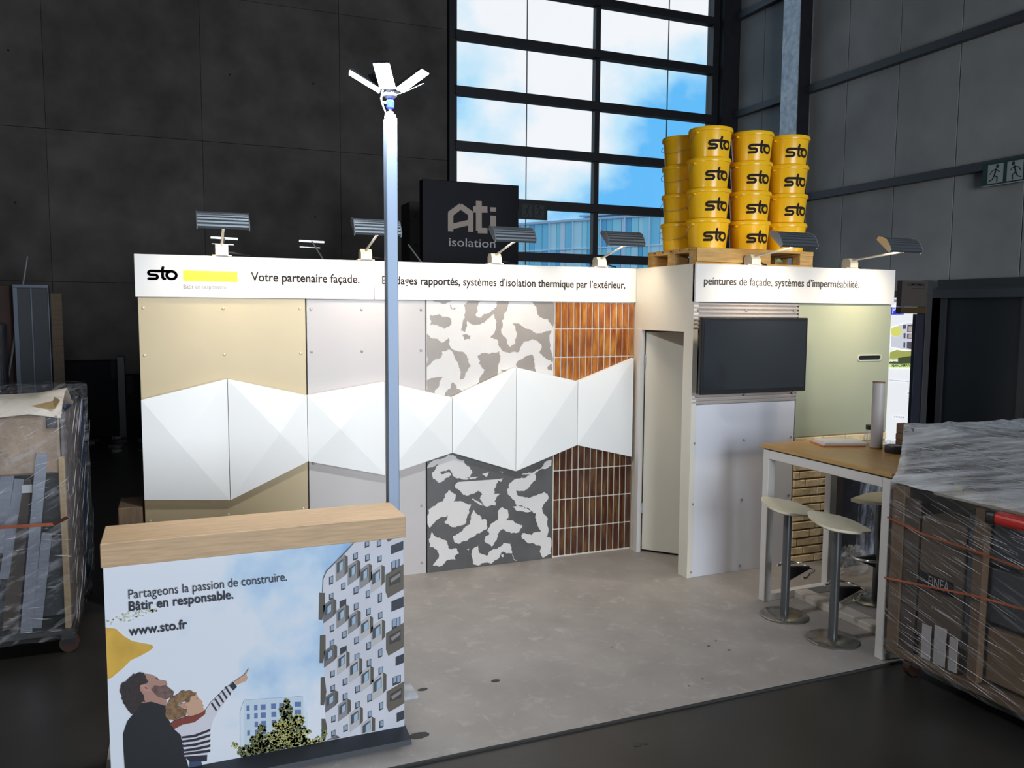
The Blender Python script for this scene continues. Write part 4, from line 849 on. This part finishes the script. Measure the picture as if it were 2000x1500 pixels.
MB().bbox(X0+.05, X0+.9, -4.1, -2.95, 1.105, 1.165, .004).build('beige_board', mat('beige_panel_board', (.50, .44, .36), .6), wl)
MB().bbox(X0+.12, 5.35, -4.15, -2.80, 1.17, 1.30, .004).build('slate_stack', M_slate, wl)
MB().bbox(X0+.2, 5.30, -4.15, -2.86, 1.302, 1.41, .004).build('dark_stack', mat('night_blue_board', (.03, .035, .05), .5), wl)
MB().tube([(X0+.02, -3.33, 1.075), (X0+.02, -3.335, 1.075), (X0+.02, -3.375, 1.075)], [.036, .042, .042], 20).build('cylinder_cap', M_black, wl)
MB().tube([(X0+.02, -3.376, 1.075), (X0+.02, -3.72, 1.075)], .037, 20).build('red_cylinder', mat('red_enamel', (.60, .02, .015), .35), wl)
MB().bbox(X0+.09, X0+.145, -2.785, -2.735, 1.12, 1.475, .004).build('tall_post', M_dark, wl)
MB().bbox(X0+.06, X0+.135, -2.80, -2.72, 1.40, 1.468, .008).build('corner_pad', mat('grey_pad', (.12, .125, .12), .7), wl)
tagm = at(1873, 954, 0, X0+.045); MB().box(X0+.04, X0+.044, tagm.y-.02, tagm.y+.02, tagm.z-.02, tagm.z+.02).build('green_tag', mat('lime_tag', (.45, .50, .08), .6), wl)
M_filmR = film_mat('stretch_film_streaked', .0, .45, (.80, .78, .78), rot=(math.radians(-20), 0, 0), stretch=(1, .10, 3.2), scale=16, rough=.16, bump=1.6, lo_at=.52, hi_at=.76, gloss=.07)
M_filmT = film_mat('stretch_film_top_lit', .14, .95, (.86, .92, 1.0), rot=(math.radians(14), 0, 0), stretch=(1, .16, 3.0), scale=9, rough=.16, bump=1.4, lo_at=.40, hi_at=.68, gloss=.15)  # milkier and bluer on top: light from the window painted into the film
rr = [rect(X0-.012, 5.48, -4.25, -2.70, .095), rect(X0-.012, 5.47, -4.25, -2.70, .20), rect(X0-.010, 5.47, -4.25, -2.702, .42), rect(X0-.010, 5.46, -4.24, -2.702, .64), rect(X0-.008, 5.46, -4.24, -2.703, .86), rect(X0-.008, 5.46, -4.23, -2.705, 1.06), rect(X0-.008, 5.46, -4.22, -2.706, 1.135),
      rect(X0+.028, 5.44, -4.22, -2.712, 1.20), rect(X0+.048, 5.42, -4.21, -2.716, 1.29), rect(X0+.056, 5.40, -4.20, -2.718, 1.38), rect(X0+.060, 5.38, -4.20, -2.720, 1.478, (.03, -.02, -.02, 0)), rect(X0+.14, 5.32, -4.14, -2.80, 1.475, (.02, -.02, -.03, 0))]
film_shell(rr[:7], 16, .005, cap=False, seed=4).build('stretch_film', M_filmR, wl, smooth=True); film_shell(rr[6:], 16, .006, seed=5).build('top_film', M_filmT, wl, smooth=True)
def strap(t, pts, w, nrm=(1, 0, 0)):
    b = MB(); P = [Vector(p) for p in pts]
    for a, c in zip(P[:-1], P[1:]): b.bar(a, c, w, .002, up=nrm)
    b.build('strap', M_strap, t)
for q in ([(1733, 1010), (1800, 1042), (1900, 1075), (2000, 1112)], [(1727, 1128), (1800, 1143), (1900, 1163), (2000, 1190)]): strap(wl, [at(x, y, 0, X0-.022) for x, y in q], .011)

M_fold = mat('film_fold_gloss', (.62, .62, .66), .22, spec=.8)
def folds(t, n, gen, seed):
    r = random.Random(seed); b = MB()
    for _ in range(n):
        pts, rad = gen(r); b.tube(pts, [rad*.3]+[rad]*(len(pts)-2)+[rad*.3], 4, cap=False)
    o = b.build('film_folds', M_fold, t); o['kind'] = 'stuff'; return o
def side_fold(r):
    y = r.uniform(-3.75, -2.72); z = r.choice([r.uniform(.12, 1.08), r.uniform(.12, .5), r.uniform(.8, 1.1)]); l = r.uniform(.03, .22)*(1 if r.random() < .8 else 2.2); k = r.uniform(-.30, -.12)
    l = min(l, (z-.11)/.3+.02)
    return [(X0-.017+r.uniform(-.001, .001), y-l*q, z+k*l*q+r.uniform(-.002, .002)) for q in (0, .33, .66, 1)], r.choice([.0007, .001, .0014])
folds(wl, 105, side_fold, 21)
def top_fold(r):
    z = r.uniform(1.17, 1.44); x = X0+.012+(.05 if z > 1.3 else .05*(z-1.14)/.16); y = r.uniform(-3.7, -2.74); l = r.uniform(.08, .4); k = r.uniform(-.1, .22)
    return [(x-.012, y-l*q, min(max(z+k*l*q, 1.15), 1.46)) for q in (0, .33, .66, 1)], r.choice([.0008, .0012, .0016])
folds(wl, 70, top_fold, 22)

lx = -.39
wl2 = thing('wrapped_load', 'film-wrapped trolley load with leaning metal strips at the left edge', 'load', (-1.0, -.05, 0))
XL0, XL1, YL0, YL1 = -1.75, -.40, -.70, .66
MB().bbox(XL0, XL1, YL0+.02, YL1, .115, .15, .004).build('deck', M_dark, wl2)
for x, y in [(XL1-.03, YL0+.08), (XL1-.05, YL1-.1), (XL0+.1, YL0+.08)]: caster(wl2, x, y, .115)
MB().bbox(XL1-.045, XL1-.012, YL0+.03, YL0+.07, .15, 1.22, .003).build('timber_edge', mat('pale_timber', (.36, .26, .15), .7, noise=(5, .15, (1, 1, 7))), wl2)
MB().bbox(XL1-.03, XL1-.012, YL0+.072, YL1-.35, .15, 1.47, .003).build('side_board', mat('grey_board', (.10, .09, .095), .5), wl2)
MB().bbox(XL0, XL1-.05, YL0+.30, YL0+.32, .15, 1.20, .003).build('inner_board', M_slate, wl2)
MB().bbox(XL0, XL1-.035, YL0+.05, YL0+.29, 1.12, 1.48, .012).build('paper_parcel', mat('brown_paper', (.30, .22, .16), .6, noise=(5, .3), bump=(8, .8)), wl2)
MB().bbox(XL1-.10, XL1-.04, YL0+.033, YL0+.05, 1.40, 1.475, .003).build('black_fitting', M_black, wl2)
M_strip = mat('film_grey_metal_strip', (.24, .26, .32), .35, .5, noise=(6, .1, (1, 1, 9)))
for (a, b_, w, yy) in [((52, 1252), (82, 886), .062, -.655), ((72, 1240), (92, 1040), .055, -.60), ((-6, 1080), (18, 905), .07, -.60), ((8, 1130), (38, 935), .05, -.57)]:
    p1 = at(*a, 1, YL0+(yy+.70)); p2 = at(*b_, 1, YL0+(yy+.70)); p1.z = max(p1.z, .152); MB().bar(p1, p2, w, .012, up=(0, 1, 0)).build('metal_strip', M_strip, wl2)
for (a, b_, w, yy) in [((20, 1240), (46, 935), .085, -.56), ((-30, 1240), (14, 935), .09, -.53)]:
    p1 = at(*a, 1, yy); p2 = at(*b_, 1, yy); MB().bar(p1, p2, w, .02, up=(0, 1, 0)).build('dark_plank', M_darkbox, wl2)
MB().box(-.655, -.60, -.585, -.572, 1.0, 1.05).build('white_sticker', mat('sticker_white', (.6, .62, .66), .5), wl2)
# cream sheet folded over the top
b = MB(); g = []
for i in range(9):
    for j in range(7):
        x = XL0+(XL1-.02-XL0)*i/8; y = YL0+.03+.75*j/6; z = 1.50+.10*math.sin(PI*min(1, j/5))*(.5+.5*i/8)+.018*math.sin(i*2.1+j*1.3)-.02*(j == 0); g.append((x, y, z))
b._add(g, [(i*7+j, (i+1)*7+j, (i+1)*7+j+1, i*7+j+1) for i in range(8) for j in range(6)])
sh_ = b.build('folded_sheet', mat('cream_sheet', (.60, .54, .46), .5, noise=(4, .1), bump=(6, .5)), wl2, smooth=True); md = sh_.modifiers.new('thick', 'SOLIDIFY'); md.thickness = .006
MB().prism([(XL1-.20, YL0+.12, 1.525), (XL1-.05, YL0+.05, 1.515), (XL1-.03, YL0+.12, 1.555), (XL1-.10, YL0+.28, 1.575)], (0, 0, .008)).build('carton_flap', mat('ochre_card', (.42, .28, .10), .7), wl2)
MB().bbox(XL0, XL1-.02, YL1-.33, YL1-.02, .15, 1.45, .01).build('blue_tarp_bundle', mat('blue_tarp', (.035, .06, .14), .35, noise=(4, .3), bump=(7, .9)), wl2)
M_filmL = film_mat('stretch_film_left', .0, .45, (.74, .76, .84), rot=(math.radians(25), math.radians(-60), 0), stretch=(1.6, 1.6, .22), scale=13, rough=.16, bump=1.6, lo_at=.52, hi_at=.76, gloss=.07)
e = .012
rr = [rect(XL0-e, XL1+e, YL0-e, YL1+e, .10), rect(XL0-e, XL1+e, YL0-e, YL1+e, .30)]+[rect(XL0-e, XL1+e-.001*k, YL0-e, YL1+e, .30+.2*k) for k in range(1, 6)]+[rect(XL0-e, XL1+e-.004, YL0-e, YL1+e, 1.50, (0, .0, .06, .06)), rect(XL0, XL1-.03, YL0+.04, YL1-.03, 1.60, (0, -.02, -.02, .0))]
film_shell(rr, 14, .006, seed=9).build('stretch_film', M_filmL, wl2, smooth=True)
def front_fold(r):
    x = r.uniform(-1.15, XL1-.02); z = r.choice([r.uniform(.14, 1.0), r.uniform(.9, 1.5)]); l = r.uniform(.02, .12); k = r.uniform(-.25, .1) if z < .95 else r.uniform(.2, .9)
    return [(min(x+l*q, XL1+.01), YL0-.018, min(z+k*l*q, 1.52)) for q in (0, .33, .66, 1)], r.choice([.0007, .001, .0014])
folds(wl2, 90, front_fold, 31)
def edge_fold(r):
    y = r.uniform(YL0, YL1-.1); z = r.uniform(.15, 1.35); l = r.uniform(.06, .3); k = r.uniform(.5, 1.1)
    return [(XL1+.018, min(y+l*q, YL1), min(z+k*l*q, 1.5)) for q in (0, .33, .66, 1)], r.choice([.0007, .001, .0014])
folds(wl2, 42, edge_fold, 32)
strap(wl2, [at(-20, 1031, 1, YL0-.022), at(55, 1027, 1, YL0-.022), at(105, 1024, 1, YL0-.022), at(133, 1010, 0, XL1+.03)], .02, nrm=(0, 1, 0))

# ================================================================== BEHIND AND AROUND
# dark sign tower of the neighbour
sg = thing('sign_tower', 'tall dark sign reading Ati isolation behind the stand wall', 'sign', (3.34, 2.55, FZ))
ax0, ax1 = 2.772, 3.91
MB().bbox(ax0, ax1, 2.5, 2.62, FZ, 3.55, .004).build('panel', mat('midnight_blue_panel', (.0035, .0035, .008), .6, spec=.2), sg)
def Za(l): return [(740+x*.28, 340+y*.28) for x, y in l]
M_tau = mat('taupe_letter', (.30, .245, .21), .6); M_gl = mat('grey_letter', (.34, .33, .34), .6)
b = MB()
SGY = [2.497]
def seg(a, c, w):
    (x1, y1), (x2, y2) = Za([a, c]); SGY[0] -= .0004; A = at(x1, y1, 1, SGY[0]); B = at(x2, y2, 1, SGY[0]); b.bar(A, B, w, .004, up=(0, 1, 0))
seg((500,400),(500,272),.062); seg((492,282),(574,222),.065); seg((566,222),(650,282),.065); seg((640,272),(640,403),.062); seg((500,368),(640,335),.06)
b.build('letter_a', M_tau, sg); b = MB(); seg((697,188),(697,395),.070); seg((690,393),(757,396),.062); seg((657,246),(757,248),.070); b.build('letter_t', M_tau, sg)
b = MB(); seg((797,290),(797,410),.068); seg((797,232),(797,262),.068); b.build('letter_i', M_tau, sg)
A = at(740+483*.28, 340+503*.28, 1, 2.498); B = at(740+812*.28, 340+512*.28, 1, 2.498); A.z = B.z = (A.z+B.z)/2
put_text('lettering', 'isolation', M_gl, sg, A, B, .135, bold=.002)
cb = thing('tall_cabinet', 'dark grey metal cabinet standing left of the Ati sign', 'cabinet', (3.13, 4.1, FZ))
MB().bbox(3.03, 3.6, 4.0, 4.4, FZ, 3.5, .01).build('body', mat('cabinet_grey', (.035, .036, .038), .6), cb)
for z in (3.32, 2.95, 2.83): MB().tube([(3.12, 4.0, z), (3.12, 3.985, z)], .018, 10).build('lock', M_black, cb)

# emergency exit signs with running figures
def exit_sign(label, o, ux, n, w, h, lit, g):
    """o lower left corner, ux unit vector along the sign, n its normal"""
    o = Vector(o); ux = Vector(ux); n = Vector(n); up = Vector((0, 0, 1)); t = thing('exit_sign', label, 'sign', o, 'exit signs')
    k = MB(); P = lambda x, y, d=0: o+ux*x*w+up*y*h+n*d
    k.hexa([P(0, 0, -.05), P(1, 0, -.05), P(1, 0, 0), P(0, 0, 0), P(0, 1, -.05), P(1, 1, -.05), P(1, 1, 0), P(0, 1, 0)]).build('housing', mat('exit_green_'+lit, (.010, .055, .042) if lit == 'on' else (.018, .024, .026), .5), t)
    mw = mat('exit_white_'+lit, (.42, .47, .46) if lit == 'on' else (.055, .06, .062), .5); mg = mat('exit_figure_'+lit, (.008, .035, .028) if lit == 'on' else (.010, .012, .013), .5)
    for x0, s in ((.12, 1), (.54, -1)):
        b = MB(); b.flat([P(x0, .1, .002), P(x0+.34, .1, .002), P(x0+.34, .9, .002), P(x0, .9, .002)]); b.build('lit_field', mw, t, recalc=False)
        cx_ = x0+.17; f = lambda x, y: P(cx_+s*x*.34, y, .004)
        b = MB(); b.flat([f(.12+.10*math.cos(a), .80+.085*math.sin(a)) for a in [2*PI*q/10 for q in range(10)]])
        for a, c, ww in [((.04, .70), (-.06, .42), .07), ((.02, .68), (.28, .55), .035), ((.02, .68), (-.24, .62), .035), ((-.24, .62), (-.34, .48), .035), ((-.06, .42), (.14, .34), .05), ((.14, .34), (.12, .14), .045), ((-.06, .42), (-.18, .26), .05), ((-.18, .26), (-.42, .20), .045)]:
            b.bar(f(*a), f(*c), ww*w*.42, .002, up=n)
        b.build('running_figure', mg, t)
    MB().hexa([P(0, 0, .001), P(1, 0, .001), P(1, .04, .001), P(0, .04, .001), P(0, 0, .003), P(1, 0, .003), P(1, .04, .003), P(0, .04, .003)]).build('rim', mw, t)
exit_sign('dark unlit exit sign hanging at the hall window beside the Ati sign', (6.985, YB-.20, 4.055), (1, 0, 0), (0, -1, 0), .66, .335, 'off', 0)
exit_sign('green exit sign with two running figures on the right hall wall', (XR-.145, 3.235, 4.15), (0, -1, 0), (-1, 0, 0), .78, .37, 'on', 1)

# lit banner wall and brown sign post beyond the cabin
def lit(n, c, s=.62): return mat('lit_'+n, c, .5, emit=c, strength=s)
bn = thing('light_banner', 'bright backlit banner with house picture reading PERFORMANT beyond the cabin', 'banner', (10.7, 3.32, FZ))
YN = 3.3; nx0, nx1 = 10.22, 11.09
MB().bbox(nx0, nx1, YN, YN+.06, FZ+.04, 2.37, .004).build('light_panel', lit('white', (.86, .87, .88)), bn)
MB().box(nx0-.1, nx1+.1, YN-.1, YN+.16, FZ, FZ+.04).build('foot', M_slate, bn)
NL = [YN]
def nshape(name, polys, m):
    NL[0] -= .002; b = MB()
    for q in polys: b.flat([Vector((min(max(w.x, nx0+.002), nx1-.002), NL[0], w.z)) for w in [at(1725+x*.2068, 570+y*.2068, 1, YN) for x, y in q]])
    o = b.build(name, m, bn, recalc=False)
    if len(polys) > 1: o['kind'] = 'stuff'
    return o
nshape('printed_header', [[(60,70),(185,70),(185,100),(60,100)]], lit('greyblue', (.25, .28, .36)))
nshape('printed_blue_box', [[(40,145),(192,142),(192,215),(40,217)]], lit('royal_blue', (.03, .04, .55)))
nshape('printed_house', [[(70,340),(200,300),(320,290),(315,560),(70,520)]], lit('house_grey', (.62, .64, .70)))
nshape('printed_storeys', [[(225,310),(310,308),(308,382),(222,380)], [(222,394),(310,394),(308,445),(220,442)], [(220,470),(306,476),(304,545),(218,532)], [(188,390),(208,390),(206,440),(188,440)], [(188,475),(206,478),(204,530),(186,525)], [(182,315),(212,313),(212,350),(182,352)]], lit('dark_storeys', (.10, .085, .11)))
nshape('printed_loggia', [[(235,325),(300,323),(298,375),(233,374)], [(236,402),(298,402),(296,436),(234,434)]], lit('loggia', (.45, .36, .33)))
nshape('printed_tree', [[(70,350),(100,330),(150,330),(175,370),(150,415),(100,420),(66,400)]], lit('lime_tree', (.72, .70, .16)))
nshape('printed_hedge', [[(58,570),(120,548),(200,560),(300,555),(298,640),(50,650)]], lit('hedge', (.38, .40, .10))); nshape('printed_hedge_dark', [[(130,625),(200,612),(298,600),(294,702),(50,690),(50,655),(130,655)]], lit('hedge_dark', (.06, .08, .035)))
nshape('printed_lime_bar', [[(48,678),(275,676),(272,715),(46,712)]], lit('lime_bar', (.68, .82, .30)))
nshape('printed_small_text', [[(42,828),(235,845),(235,850),(42,834)], [(220,950),(260,950),(260,962),(220,962)], [(95,1168),(105,1168),(105,1185),(95,1185)], [(114,1170),(126,1170),(126,1187),(114,1187)], [(134,1172),(146,1172),(146,1189),(134,1189)], [(152,1174),(166,1174),(166,1191),(152,1191)], [(172,1176),(186,1176),(186,1193),(172,1193)]], lit('fine_print', (.45, .46, .52)))
def ntext(body, a, b_, size, m, bold=.01):
    A = at(1725+a[0]*.2068, 570+a[1]*.2068, 1, YN); B = at(1725+b_[0]*.2068, 570+b_[1]*.2068, 1, YN); A.z = B.z = (A.z+B.z)/2; A.y = B.y = NL[0]; put_text('lettering', body, m, bn, A, B, size, bold=bold, nrm=.003)
ntext('P1 //', (72, 205), (188, 205), .165, lit('text_white', (.9, .9, .9)), .02)
ntext('DE VIE', (38, 658), (130, 658), .062, lit('text_white', (.9, .9, .9)), .02); ntext('PERFORMANT', (68, 706), (262, 710), .075, lit('text_dark', (.03, .05, .03)), .015)
sp = thing('sign_post', 'brown box sign with dark lettering on a dark post by the banner', 'sign', (9.7, 2.05, FZ))
MB().bbox(9.776, 9.885, 2.0, 2.1, FZ, 2.58, .004).build('post', mat('post_grey', (.05, .05, .052), .5), sp)
MB().bbox(9.62, 9.773, 2.02, 2.08, FZ, 2.12, .004).build('side_panel', mat('navy_panel', (.022, .024, .042), .5), sp)
MB().bbox(9.315, 9.773, 2.0, 2.09, 2.215, 2.57, .004).build('sign_box', mat('taupe_box', (.085, .068, .060), .6), sp)
MB().bbox(9.315, 9.774, 1.996, 2.094, 2.125, 2.213, .004).build('wood_strip', mat('dark_oak_strip', (.075, .045, .012), .6), sp)
put_text('lettering', 'CLIMATIMAC', M_ink, sp, at(1772, 558, 1, 1.998), (at(1806, 558, 1, 1.998).x, 1.998, at(1772, 558, 1, 1.998).z), .05, bold=.01)
put_text('small_lettering', 'isolation thermique', M_ink, sp, at(1781, 564.5, 1, 1.998), (at(1807, 564, 1, 1.998).x, 1.998, at(1781, 564.5, 1, 1.998).z), .022)

# black-wrapped board and a crumpled film heap behind the high table
bw_ = thing('wrapped_board', 'upright board wrapped in black sheeting behind the high table', 'board', (5.62, -1.08, 0))
MB().bbox(5.33, 5.93, -1.13, -1.03, .012, 1.0, .008).build('board', mat('black_sheeting', (.022, .024, .032), .3, bump=(9, .7)), bw_)
for x in (5.4, 5.85): MB().box(x-.03, x+.03, -1.14, -1.02, 0, .012).build('foot', M_black, bw_)
b = film_shell([rect(5.50, 5.95, -1.155, -1.01, .03), rect(5.48, 5.95, -1.16, -1.01, .4), rect(5.52, 5.95, -1.16, -1.01, .8), rect(5.56, 5.94, -1.15, -1.02, 1.03)], 10, .012, seed=12)
b.build('clear_film', film_mat('bright_crumpled_film', .02, .75, (.70, .76, .95), stretch=(1, 1, .35), scale=9, rough=.12, bump=1.0), bw_)
r = random.Random(5); b = MB(); n_, m_ = 18, 8; vs = []
for i in range(m_+1):
    th = PI/2*i/m_
    for k in range(n_):
        a = 2*PI*k/n_; rad = (1+r.uniform(-.22, .22)); vs.append((5.33+.15*math.cos(a)*math.cos(th)*rad, -1.25+.08*math.sin(a)*math.cos(th)*rad, .004+.20*math.sin(th)*rad*(1 if i else 0)))
b._add(vs, [(i*n_+k, i*n_+(k+1) % n_, (i+1)*n_+(k+1) % n_, (i+1)*n_+k) for i in range(m_) for k in range(n_)])
tag(b.build('film_heap', film_mat('heap_film', .05, .45, (.85, .86, .9), scale=14, rough=.1, bump=1.0)), 'crumpled heap of clear film on the floor by the brick board', 'film')

# left background: framed panels, plank, rod, black crates, litter
fp = thing('framed_panel', 'tall dark panel in a grey metal frame leaning in the left background', 'panel', (-1.33, 5.0, FZ))
MB().bbox(-1.50, -1.15, 5.0, 5.05, FZ, 2.36, .003).build('dark_field', M_slate, fp)
for a_, b_ in [(-1.525, -1.475), (-1.345, -1.325), (-1.165, -1.15)]: MB().bbox(a_, b_, 4.985, 5.06, FZ, 2.37, .003).build('frame_upright', mat('frame_blue_grey', (.11, .125, .16), .4, .4), fp)
MB().bbox(-1.525, -1.15, 4.985, 5.06, 2.36, 2.40, .003).build('frame_top', mat('frame_blue_grey', (.11, .125, .16), .4, .4), fp)
tag(MB().bar((-1.11, 5.25, FZ), (-1.09, 5.15, 2.30), .12, .03, up=(0, 1, 0)).build('timber_plank', mat('dull_timber', (.13, .09, .055), .7, noise=(5, .15, (1, 1, 7)))), 'pale timber plank upright beside the dark framed panel', 'plank')
tag(MB().tube([(-1.86, 5.12, FZ), (-1.375, 5.12, 2.74)], .014, 8).build('metal_rod', mat('rod_grey', (.20, .20, .21), .4, .5)), 'thin grey metal rod sticking up behind the framed panel', 'rod')
tag(MB().bbox(-2.4, -1.6, 5.3, 5.8, FZ, 2.40, .01).build('red_brown_crate', mat('red_brown_board', (.050, .020, .015), .7, noise=(3, .3))), 'red-brown tall crate at the far left edge', 'crate')
tag(MB().bbox(-2.2, -1.60, 4.6, 5.0, FZ, 1.95, .02).build('film_bundle', mat('grey_bundle', (.08, .08, .09), .3, noise=(5, .4), bump=(6, .8))), 'grey film-covered bundle at the far left edge', 'bundle')
def black_case(x0, x1, y, z, lab):
    t = thing('black_case', lab, 'case', ((x0+x1)/2, y, FZ), 'black cases along the hall wall')
    MB().bbox(x0, x1, y-.3, y+.3, FZ, z, .01).build('body', mat('case_black', (.005, .005, .008), .7, spec=.2), t)
    for x in (x0+.1, x1-.1): MB().bbox(x-.05, x+.05, y-.32, y-.29, z-.3, z+.015, .004).build('corner_strap', mat('case_corner', (.012, .012, .016), .6, spec=.2), t)
black_case(-1.78, -.62, 9.2, 1.24, 'wide black case against the back wall, left of the stand'); black_case(-.60, .35, 9.3, .98, 'lower black case half hidden by the stand wall'); black_case(-3.4, -1.85, 9.3, 1.1, 'black case behind the framed panel')
tag(MB().bbox(-.66, -.54, 8.6, 8.72, FZ, 1.34, .01).build('black_post', M_black), 'short black post between the two black cases', 'post')
r = random.Random(8)
for k in range(16):
    x, y = -1.5+.42*(k % 4)+r.uniform(-.04, .04), 7.2+.42*(k//4)+r.uniform(-.04, .04); s = r.uniform(.05, .13); q = [(x+s*math.cos(a)*r.uniform(.5, 1.2), y+s*math.sin(a)*r.uniform(.5, 1.2), FZ) for a in [2*PI*i/7 for i in range(7)]]
    tag(MB().prism(q, (0, 0, r.uniform(.01, .06))).build('litter_scrap', mat('litter_%d' % (k % 3), [(.16, .14, .14), (.06, .05, .05), (.26, .24, .25)][k % 3], .7)), 'crumpled scrap of packaging on the dark floor by the back wall', 'scrap', 'packaging scraps by the back wall')
tag(MB().bbox(-.17, -.012, -.02, .32, 0, .735, .006).build('wooden_box', mat('brown_oak', (.17, .11, .065), .6, noise=(5, .2, (8, 8, 1)))), 'low brown wooden box against the left end of the stand wall', 'box')
